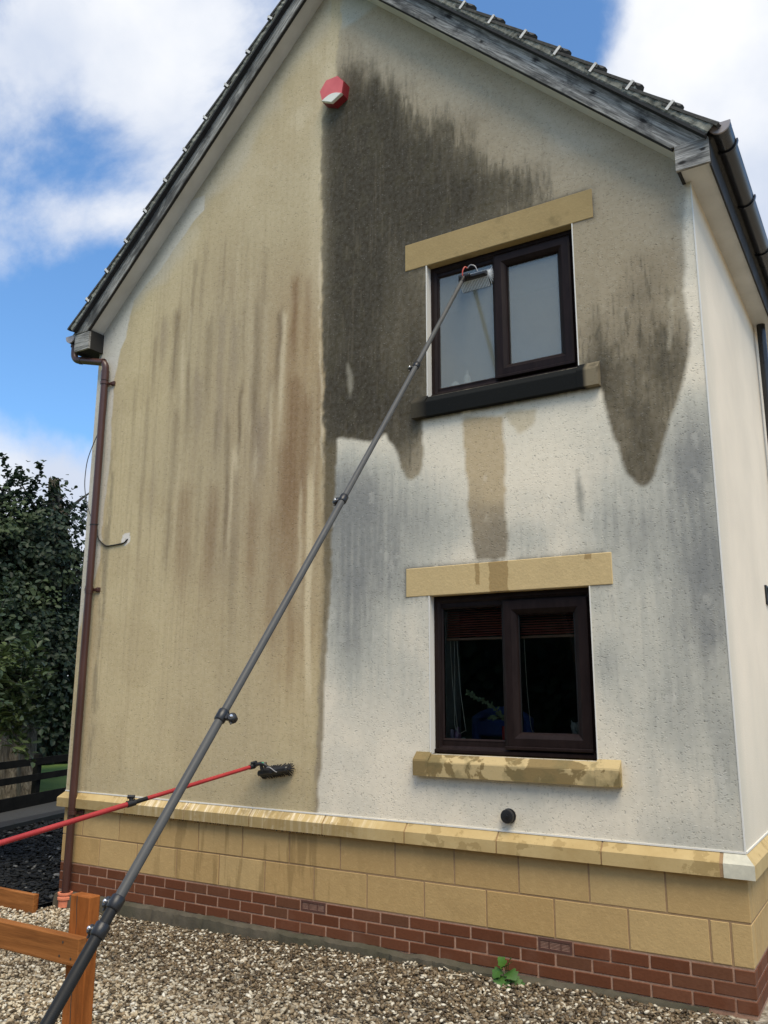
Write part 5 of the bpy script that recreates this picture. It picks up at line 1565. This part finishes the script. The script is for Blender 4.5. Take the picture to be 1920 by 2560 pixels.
# ---------------------------------------------------------------- things seen inside the lower window
M_SLAT = simple('blind_slat', (.42, .105, .075), .5, .3, .2, 4)
bl = tag(empty('blind', (-1.39, .17, 1.82)), 'dark red venetian blind pulled half up inside the lower window', 'blind')
sl = MB(); sl.add([(-1.94, .155, -.006), (-.84, .155, -.006), (-.84, .180, .0045), (-1.94, .180, .0045), (-1.94, .156, -.0075), (-.84, .156, -.0075), (-.84, .181, .003), (-1.94, .181, .003)], [(0, 1, 2, 3), (7, 6, 5, 4), (0, 4, 5, 1), (1, 5, 6, 2), (2, 6, 7, 3), (3, 7, 4, 0)])
slm = sl.mesh('slat'); slm.materials.append(M_SLAT)
for i in range(15):
    o = bpy.data.objects.new('slat', slm); COL.objects.link(o)
    o.location = (0, 0, 1.845 + i * .017); o.parent = bl; o.matrix_parent_inverse = parent_inv(bl)
m = MB(); m.cbox(-1.94, -.84, .148, .190, 1.812, 1.828, .003); link('bottom_rail', m.mesh('bottom_rail'), simple('blind_rail', (.30, .16, .10), .5), bl)
m = MB(); m.cbox(-1.94, -.84, .148, .195, 2.085, 2.12, .003); link('head_rail', m.mesh('head_rail'), M_SLAT, bl)
M_CORD = simple('cord', (.55, .52, .45), .8)
m = MB()
m.tube(smooth_path([(-1.885, .165, 1.82), (-1.872, .17, 1.5), (-1.845, .17, 1.26), (-1.842, .17, 1.20)]), .0022, 5)
m.tube(smooth_path([(-1.852, .165, 1.82), (-1.856, .17, 1.5), (-1.862, .17, 1.25), (-1.84, .17, 1.19)]), .0022, 5)
m.tube(smooth_path([(-1.832, .165, 1.82), (-1.815, .17, 1.5), (-1.788, .17, 1.28), (-1.775, .17, 1.19)]), .0026, 5)
m.tube(smooth_path([(-1.842, .17, 1.21), (-1.83, .17, 1.175), (-1.80, .17, 1.185), (-1.775, .17, 1.2)]), .002, 5)
m.tube(smooth_path([(-1.325, .165, 1.82), (-1.318, .17, 1.5), (-1.30, .17, 1.25), (-1.285, .17, 1.2)]), .002, 5)
link('cords', m.mesh('cords'), M_CORD, bl)
pt = tag(empty('potted_plant', (-1.50, .22, 1.09)), 'leaning leafy plant in a slim red pot inside the lower window', 'potted plant')
m = MB(); m.lathe([(.022, 1.091), (.026, 1.10), (.026, 1.215), (.023, 1.23), (.018, 1.225)], (-1.50, .22, 0), (0, 0, 1), 16); link('pot', m.mesh('pot', True), simple('pot_red', (.42, .03, .03), .4), pt)
m = MB(); sp_ = smooth_path([(-1.50, .22, 1.22), (-1.51, .215, 1.28), (-1.56, .21, 1.335), (-1.64, .205, 1.385), (-1.72, .20, 1.42), (-1.765, .20, 1.45)], 8)
m.tube(sp_, .0035, 6)
m.tube(smooth_path([(-1.52, .215, 1.29), (-1.56, .21, 1.285), (-1.60, .21, 1.30)]), .0025, 5)
link('stem', m.mesh('stem', True), simple('plant_stem', (.12, .13, .07), .7), pt)
m = MB()
for i, q_ in enumerate(sp_[6:]):
    for k in range(2):
        d_ = Vector((rnd.uniform(-.8, .3), rnd.uniform(-.5, .4), rnd.uniform(-.5, .9)))
        lobed(m, q_, d_, (0, -1, .3), rnd.uniform(.022, .036), .018)
for k in range(7): lobed(m, Vector((-1.56 - .008 * k, .21, 1.287)), (rnd.uniform(-1, 0), -.4, rnd.uniform(-.6, .6)), (0, -1, .2), .028, .018)
link('leaves', m.mesh('leaves', fix=False), simple('plant_leaf', (.15, .19, .10), .6, .3, .3, 60), pt)
def bottle(name, x, y, z, h, r__, mat, lab, cat):
    m = MB(); m.lathe([(r__, 0), (r__, h * .62), (r__ * .75, h * .72), (r__ * .4, h * .78), (r__ * .4, h), (r__ * .35, h)], (x, y, z), (0, 0, 1), 14)
    return tag(m.obj(name, mat, smooth=True), lab, cat)
bottle('bottle', -1.862, .22, 1.091, .125, .024, simple('bottle_pink', (.42, .22, .34), .3), 'pinkish bottle behind the blind cords inside the lower window', 'bottle')
m = MB(); m.cbox(-1.945, -1.915, .2, .25, 1.091, 1.185, .003); tag(m.obj('carton', simple('carton_pale', (.42, .42, .48), .6)), 'pale slim carton standing in the left corner inside the lower window', 'carton')
m = MB(); m.cbox(-1.908, -1.882, .19, .24, 1.091, 1.20, .003); tag(m.obj('book', simple('book_mauve', (.32, .27, .36), .6)), 'mauve upright booklet next to the pinkish bottle inside the lower window', 'book')
m = MB(); m.lathe([(.012, 0), (.016, .01), (.016, .05), (.01, .055)], (-1.81, .2, 1.091), (0, 0, 1), 12); tag(m.obj('jar', simple('jar_grey', (.4, .4, .38), .4), smooth=True), 'tiny grey jar by the hanging cords inside the lower window', 'jar')
# ornament: small seated animal figure, body one continuous surface
m = MB(); m.lathe([(.020, 0), (.034, .01), (.036, .05), (.026, .095), (.019, .110), (.028, .128), (.032, .15), (.022, .168), (.006, .174)], (-1.012, .22, 1.091), (0, 0, 1), 16)
m.tube([(-1.030, .22, 1.25), (-1.038, .22, 1.278)], [.010, .002], 8); m.tube([(-.994, .22, 1.25), (-.986, .22, 1.278)], [.010, .002], 8)
tag(m.obj('ornament', simple('ornament_grey', (.30, .28, .25), .6), smooth=True), 'small grey animal ornament in the right pane of the lower window', 'ornament')
# blue chair back inside
ch = tag(empty('desk_chair', (-1.70, .75, .69)), 'dark blue chair back inside the room behind the lower window', 'chair')
m = MB()
arc_ = [(-1.90 + .42 * k / 12, .60 + .02 * math.sin(k), 1.27 + .05 * math.sin(math.pi * k / 12)) for k in range(13)]
m.tube([(-1.90, .60, 1.0)] + arc_ + [(-1.48, .60, 1.0)], .035, 10); m.cbox(-1.90, -1.48, .58, .63, 1.14, 1.26, .015)
link('backrest', m.mesh('backrest', True), simple('chair_blue', (.03, .06, .22), .7), ch)
m = MB(); m.tube([(-1.69, .62, 1.0), (-1.69, .75, .69)], .02, 8); link('stem', m.mesh('stem'), M_BLACKP, ch)
# bottles on the ledge behind the obscure glass of the upper window
M_TOIL = simple('toiletry_white', (.8, .82, .82), .5)
bottle('toiletry_bottle', -1.695, .130, 3.645, .15, .026, M_TOIL, 'tall white bottle blurred behind the left pane of the upper window', 'bottle')
m = MB(); m.lathe([(.03, 0), (.04, .02), (.038, .06), (.02, .085), (.014, .09)], (-1.80, .145, 3.645), (0, 0, 1), 14)
tag(m.obj('toiletry_jar', M_TOIL, smooth=True), 'squat white jar blurred behind the left pane of the upper window', 'jar')

# ---------------------------------------------------------------- black fence beyond the lane
t = NT('black_timber'); v = t.coord('World'); n = t.noise(v, 6, 5)
M_BFEN = t.done(t.mix(t.rng(n, .3, .7), (.006, .006, .0055), (.014, .013, .011)), .9, None, .08)
bf = tag(empty('field_fence', (*lp(2, 1.25), LOWZ)), 'black painted low rail fence along the far side of the lane', 'fence')
def along(a0, a1, off, z0, z1, th, mat, nm):
    m = MB(); p0, p1, p2, p3 = lp(a0, off), lp(a1, off), lp(a1, off + th), lp(a0, off + th)
    m.add([(*p0, z0), (*p1, z0), (*p2, z0), (*p3, z0), (*p0, z1), (*p1, z1), (*p2, z1), (*p3, z1)], [(0, 3, 2, 1), (4, 5, 6, 7), (0, 1, 5, 4), (1, 2, 6, 5), (2, 3, 7, 6), (3, 0, 4, 7)])
    return link(nm, m.mesh(nm), mat, bf)
along(-12, 14, 1.25, LOWZ, LOWZ + .20, .05, M_BFEN, 'gravel_board')
along(-12, 14, 1.25, LOWZ + .40, LOWZ + .50, .035, M_BFEN, 'rail')
along(-12, 14, 1.25, LOWZ + .64, LOWZ + .75, .035, M_BFEN, 'rail')
along(-12, 14, 1.25, LOWZ + .90, LOWZ + 1.0, .035, M_BFEN, 'rail') if False else None
for k in range(-6, 8):
    along(k * 1.9 - 1.25, k * 1.9 - 1.15, 1.285, LOWZ - .05, LOWZ + .80, .09, M_BFEN, 'post')

# ---------------------------------------------------------------- trees
def leaf_mat(name, a, b, rough=.5, tr=.25, spec=.3):
    t = NT(name); r_ = t.island(); n = t.noise(t.coord('World'), 1.6, 3)
    c = t.mix(r_, a, b); c = t.mix(t.rng(n, .35, .7, 0, .4), c, tuple(x * .6 for x in a))
    c = t.mix(t.rng(t.noise(t.coord('World'), 1.15, 4), .53, .66, 0, .7), c, tuple(x * y for x, y in zip(b, (1.9, 1.7, 1.25))))
    t.done(c, rough, None, spec)
    tl = t.n('ShaderNodeBsdfTranslucent'); t.put(tl.inputs['Color'], c)
    mx = t.n('ShaderNodeMixShader'); mx.inputs[0].default_value = tr
    t.put(mx.inputs[1], t.b.outputs[0]); t.put(mx.inputs[2], tl.outputs[0]); t.t.links.new(mx.outputs[0], t.out.inputs[0])
    return t.m
def leaves(name, P_, N_, L, Wd, seed, droop=.25):
    """pointed six-vertex leaves at points P_, lying roughly across N_ (unit vectors)"""
    rs = np.random.RandomState(seed); n = len(P_)
    N_ = N_ + rs.normal(0, .45, (n, 3)); N_ /= np.linalg.norm(N_, axis=1, keepdims=True)
    D = rs.normal(0, 1, (n, 3)); D[:, 2] -= droop
    D -= N_ * (D * N_).sum(1, keepdims=True); D /= np.linalg.norm(D, axis=1, keepdims=True)
    S = np.cross(N_, D)
    l_ = (L * (.7 + .6 * rs.rand(n)))[:, None]; w_ = (Wd * (.7 + .6 * rs.rand(n)))[:, None]
    f1 = N_ * w_ * .22
    V = np.stack([P_, P_ + D * l_, P_ + D * l_ * .3 + S * w_ * .5 + f1, P_ + D * l_ * .7 + S * w_ * .42 + f1, P_ + D * l_ * .3 - S * w_ * .5 + f1, P_ + D * l_ * .7 - S * w_ * .42 + f1], 1)
    f = np.array([(0, 2, 3, 1), (0, 1, 5, 4)])
    F = f[None] + (np.arange(n) * 6)[:, None, None]
    return np_mesh(name, V.reshape(-1, 3), F.reshape(-1, 4))
def crown_points(cen, rad, nclump, per, seed, spread, shell=.55, zmin=None):
    rs = np.random.RandomState(seed)
    d = rs.normal(0, 1, (nclump, 3)); d /= np.linalg.norm(d, axis=1, keepdims=True)
    r_ = (shell + (1 - shell) * rs.rand(nclump)) * (.8 + .35 * rs.rand(nclump))
    C = np.array(cen) + d * r_[:, None] * np.array(rad)
    P_ = np.repeat(C, per, 0) + rs.normal(0, 1, (nclump * per, 3)) * np.array([1, 1, .62]) * (spread * (.5 + rs.rand(nclump).repeat(per)))[:, None]
    if zmin is not None:
        k = P_[:, 2] > zmin + .35 * fbm(P_[:, 0] * 1.5 + 40, P_[:, 1] * 1.5 + 40, seed)
        P_ = P_[k]
    N_ = (P_ - np.array(cen)) / np.array(rad); N_ /= np.linalg.norm(N_, axis=1, keepdims=True) + 1e-6
    N_[:, 2] += .7
    return P_, N_ / np.linalg.norm(N_, axis=1, keepdims=True), C
t = NT('bark'); v = t.coord('World', (5, 5, .8)); n = t.noise(v, 3.5, 6, .65, .5); n2 = t.noise(t.coord('World'), 2.2, 5)
c = t.ramp(n, [(.3, (.035, .028, .02)), (.5, (.12, .098, .072)), (.72, (.27, .235, .18))])
M_BARK = t.done(t.mix(t.rng(n2, .5, .7, 0, .5), c, (.05, .055, .03)), .95, t.bump(n, 1.0, .06))
M_BARKD = simple('bark_dark', (.035, .032, .028), .9, .2, .4, 9, 30, .01)
M_LFD = leaf_mat('leaf_dark', (.012, .024, .014), (.040, .062, .032), .52, .18, .25)
M_LFM = leaf_mat('leaf_mid', (.032, .054, .024), (.066, .098, .040), .45, .2, .3)
M_LFY = leaf_mat('leaf_yellowish', (.060, .085, .028), (.095, .12, .045), .45, .25)

def limbs(mb, base, ends, r0, rs_, mid=.12):
    for e in ends:
        a, b = Vector(base), Vector(e)
        q_ = a.lerp(b, .5) + Vector((rs_.uniform(-mid, mid), rs_.uniform(-mid, mid), rs_.uniform(0, mid))) * (b - a).length
        pth = smooth_path([a, q_, b], 5)
        mb.tube(pth, [r0 * (1 - .85 * i / (len(pth) - 1)) for i in range(len(pth))], 7)

# old pollarded trunk, ridged and hollow, with young growth
old = tag(empty('old_tree', (-12.95, 4.65, LOWZ)), 'old tree with a thick pale ridged trunk and dark leaves beyond the fence', 'tree')
V, F = [], []
NR, NS = 46, 40
cpath = smooth_path([(-12.95, 4.22, -.45), (-13.05, 4.38, .6), (-13.25, 4.95, 2.4), (-13.50, 5.60, 4.0), (-13.60, 5.70, 4.75), (-13.74, 5.62, 5.62)], 9)
for i, q_ in enumerate(cpath):
    f_ = i / (len(cpath) - 1)
    rr_ = (.46 * (1 - f_) ** 2.0 + .24 * (1 - f_) + .11) * (1.0 if f_ < .9 else 1 - (f_ - .9) * 1.5)
    for k in range(NS):
        an = 2 * math.pi * k / NS
        ridge = 1 + .10 * math.sin(k * 5.1 + 1.2 * math.sin(f_ * 7)) + .10 * (vnoise(np.array([k * .55]), np.array([i * .35]), 12)[0] - .5) + .05 * math.sin(3 * an + f_ * 4)
        zt = 0
        if i == len(cpath) - 1: zt = .16 * vnoise(np.array([k * .9]), np.array([3.]), 15)[0]
        V.append((q_.x + math.cos(an) * rr_ * ridge, q_.y + math.sin(an) * rr_ * ridge, q_.z + zt))
for i in range(len(cpath) - 1):
    for k in range(NS):
        k2 = (k + 1) % NS
        F.append((i * NS + k, i * NS + k2, (i + 1) * NS + k2, (i + 1) * NS + k))
F.append(tuple((len(cpath) - 1) * NS + k for k in range(NS)))
m = MB(); m.add(V, F)
tk = link('trunk', m.mesh('trunk', True), M_BARK, old)
m = MB()
rs_ = random.Random(5)
limbs(m, (-13.3, 5.2, 2.6), [(-13.0, 4.2, 4.2), (-14.0, 4.4, 4.6), (-13.2, 6.3, 4.0), (-12.6, 5.3, 4.1)], .10, rs_)
limbs(m, (-13.58, 5.65, 4.6), [(-13.3, 6.3, 5.6), (-14.3, 5.3, 5.6), (-13.2, 5.2, 5.5)], .06, rs_)
link('limb', m.mesh('limb', True), M_BARKD, old)
P1, N1, C1 = crown_points((-13.45, 5.0, 4.2), (1.4, 1.25, 1.45), 230, 40, 51, .15, .3, 1.0)
P2, N2, C2 = crown_points((-13.7, 6.75, 3.6), (.6, .35, .9), 18, 34, 52, .15, .35, 1.0)
P3, N3, C3 = crown_points((-12.55, 4.75, 2.0), (1.0, 1.7, 1.5), 260, 34, 54, .2, .2, .72)
P2 = np.vstack([P2, P3]); N2 = np.vstack([N2, N3])
link('crown', leaves('crown', np.vstack([P1, P2]), np.vstack([N1, N2]), .098, .07, 53), M_LFD, old)['kind'] = 'stuff'

# big dark maple to the left with long leading shoots
mp = tag(empty('maple_tree', (-14.6, 2.6, LOWZ)), 'tall dark leafed tree with long shoots against the sky at the far left', 'tree')
m = MB(); m.tube(smooth_path([(-14.6, 2.6, -.45), (-14.55, 2.7, 1.2), (-14.3, 3.1, 3.0), (-14.1, 3.4, 4.6)], 6), [.24, .23, .22, .2, .2, .19, .18, .18, .17, .16, .15, .14, .13, .12, .11, .1, .09, .08, .07], 12)
link('trunk', m.mesh('trunk', True), M_BARKD, mp)
m = MB(); limbs(m, (-14.35, 3.0, 2.8), [(-13.3, 3.8, 4.6), (-13.9, 4.2, 5.2), (-14.9, 3.6, 5.4), (-15.4, 2.2, 4.4), (-13.2, 2.6, 4.0), (-12.9, 3.9, 3.4)], .09, rs_)
# leading shoots
SH = [((-13.6, 4.45, 5.1), (-13.75, 4.42, 5.95)), ((-13.35, 4.75, 5.05), (-13.30, 4.95, 5.86)), ((-13.5, 4.3, 5.2), (-13.60, 4.75, 5.72)), ((-13.9, 3.9, 5.2), (-14.1, 3.9, 6.0)), ((-13.6, 5.3, 4.9), (-13.72, 5.62, 5.75)), ((-13.3, 5.9, 4.6), (-13.28, 6.52, 5.20))]
limbs(m, (-14.1, 3.5, 4.6), [a for a, b in SH[:4]], .03, rs_)
SP, SN = [], []
for a, b in SH:
    pth = smooth_path([a, Vector(a).lerp(Vector(b), .5) + Vector((.05, .05, .02)), b], 8)
    m.tube(pth, [.010 - .007 * i / (len(pth) - 1) for i in range(len(pth))], 5)
    for q_ in pth:
        for k in range(4):
            SP.append((q_.x + rs_.uniform(-.05, .05), q_.y + rs_.uniform(-.05, .05), q_.z + rs_.uniform(-.04, .04))); SN.append((rs_.uniform(-.5, .5), rs_.uniform(-.5, .5), 1))
link('limb', m.mesh('limb', True), M_BARKD, mp)
P1, N1, C1 = crown_points((-14.1, 3.6, 3.6), (1.7, 1.7, 1.95), 330, 44, 61, .18, .3, .9)
P2, N2, C2 = crown_points((-13.2, 3.9, 2.6), (1.2, 1.2, 1.7), 150, 34, 62, .2, .3, .75)
link('crown', leaves('crown', np.vstack([P1, P2, np.array(SP)]), np.vstack([N1, N2, np.array(SN)]), .105, .08, 63), M_LFD, mp)['kind'] = 'stuff'

# evergreen thicket filling the gap behind, below the crowns
th = tag(empty('thicket_tree', (-15.2, 6.6, LOWZ)), 'dense black green tree filling the gap behind the old trunk', 'tree')
m = MB(); m.tube([(-15.2, 6.6, -.45), (-15.1, 6.6, 2.5), (-15.0, 6.7, 3.6)], [.16, .12, .05], 10); link('trunk', m.mesh('trunk', True), M_BARKD, th)
P1, N1, C1 = crown_points((-15.0, 6.8, 2.6), (1.7, 2.2, 1.55), 240, 34, 71, .22, .3, .75)
P2, N2, C2 = crown_points((-15.2, 3.6, 2.0), (1.6, 2.0, 1.3), 170, 34, 72, .22, .3, .8)
link('crown', leaves('crown', np.vstack([P1, P2]), np.vstack([N1, N2]), .15, .10, 73), M_LFD, th)['kind'] = 'stuff'

# laurel-like shrub this side of the lane: layered oval leaves
sh = tag(empty('laurel_shrub', (-8.9, -.15, LOWZ)), 'nearer leafy shrub with layered oval leaves at the left edge', 'shrub')
m = MB(); m.tube(smooth_path([(-8.9, -.15, -.4), (-8.75, -.05, .4), (-8.3, .2, 1.1), (-7.8, .45, 1.6)], 6), [.05, .05, .048, .046, .044, .042, .04, .038, .036, .034, .032, .03, .028, .026, .024, .022, .02, .018, .016], 9)
link('stem', m.mesh('stem', True), M_BARKD, sh)
m = MB()
SPY = []
rs2 = np.random.RandomState(17)
for k in range(150):
    e = np.array((-7.50, .45, 1.47)) + rs2.normal(0, 1, 3) * np.array([.36, .36, .37])
    if e[2] < .62 + .1 * rs2.rand(): continue
    s = Vector((-8.1, .25, 1.1)).lerp(Vector((-7.8, .45, 1.6)), rs2.rand())
    ev = Vector(e); md = s.lerp(ev, .55) + Vector((0, 0, .06)); pth = smooth_path([s, md, ev], 6)
    m.tube(pth, [.007 - .005 * i / (len(pth) - 1) for i in range(len(pth))], 4)
    SPY.append(pth)
link('branch', m.mesh('branch', True), M_BARKD, sh)
LP, LN, LM = [], [], []
for pth in SPY:
    yel = pth[-1].z < 1.35 and pth[-1].x < -7.45 and rs2.rand() < .65
    for q_ in pth[4:]:
        for k in range(3):
            LP.append((q_.x + rs2.normal(0, .022), q_.y + rs2.normal(0, .022), q_.z + rs2.normal(0, .014))); LN.append((rs2.normal(0, .25), rs2.normal(0, .25), 1)); LM.append(yel)
LP, LN, LM = np.array(LP), np.array(LN), np.array(LM)
link('foliage', leaves('foliage', LP[~LM], LN[~LM], .095, .042, 81, .15), M_LFM, sh)['kind'] = 'stuff'
fy_ = link('foliage', leaves('foliage', LP[LM], LN[LM], .095, .045, 82, .15), M_LFY, sh); fy_['kind'] = 'stuff'; fy_['label'] = 'yellower green leaves low on the shrub'

# hedges round the plot: behind the field trees, and a tall unseen one added behind the camera to darken the panes
def hedge(name, a, b, h, w_, n, seed, lab, leafL=.16):
    rs = np.random.RandomState(seed)
    A_, B_ = np.array(a), np.array(b); d = B_ - A_; L = np.linalg.norm(d); d /= L; nn = np.array([-d[1], d[0]])
    s = rs.rand(n) * L; u_ = (rs.rand(n) - .5) * w_; z_ = rs.rand(n) ** .8 * h * (.85 + .3 * fbm(s * .6 + 3, s * 0 + 2, seed))
    side = rs.rand(n) < .75
    u_ = np.where(side, np.sign(u_) * w_ * .5 * (1 - .25 * rs.rand(n)), u_)
    P_ = np.column_stack([A_[0] + d[0] * s + nn[0] * u_, A_[1] + d[1] * s + nn[1] * u_, LOWZ + z_])
    N_ = np.column_stack([nn[0] * np.sign(u_), nn[1] * np.sign(u_), np.full(n, .5)])
    root = tag(empty(name, (*((A_ + B_) / 2), LOWZ)), lab, 'hedge')
    link('foliage', leaves('foliage', P_, N_, leafL, leafL * .75, seed), M_LFD, root)['kind'] = 'stuff'
    m = MB()
    c_ = [A_ + nn * w_ * .36, B_ + nn * w_ * .36, B_ - nn * w_ * .36, A_ - nn * w_ * .36]
    m.add([(q_[0], q_[1], LOWZ) for q_ in c_] + [(q_[0], q_[1], LOWZ + h * .9) for q_ in c_], [(0, 3, 2, 1), (4, 5, 6, 7), (0, 1, 5, 4), (1, 2, 6, 5), (2, 3, 7, 6), (3, 0, 4, 7)])
    link('woody_core', m.mesh('woody_core'), M_BARKD, root)
hedge('hedge', (-19.5, 3.0), (-17.5, 14.0), 2.1, 1.6, 9000, 91, 'long dark hedge across the field behind the trees')
hedge('unseen_hedge', (-14, -15.5), (16, -15.5), 5.8, 1.6, 12000, 95, 'unseen tall hedge added behind the photographer to darken the lower panes', .3)
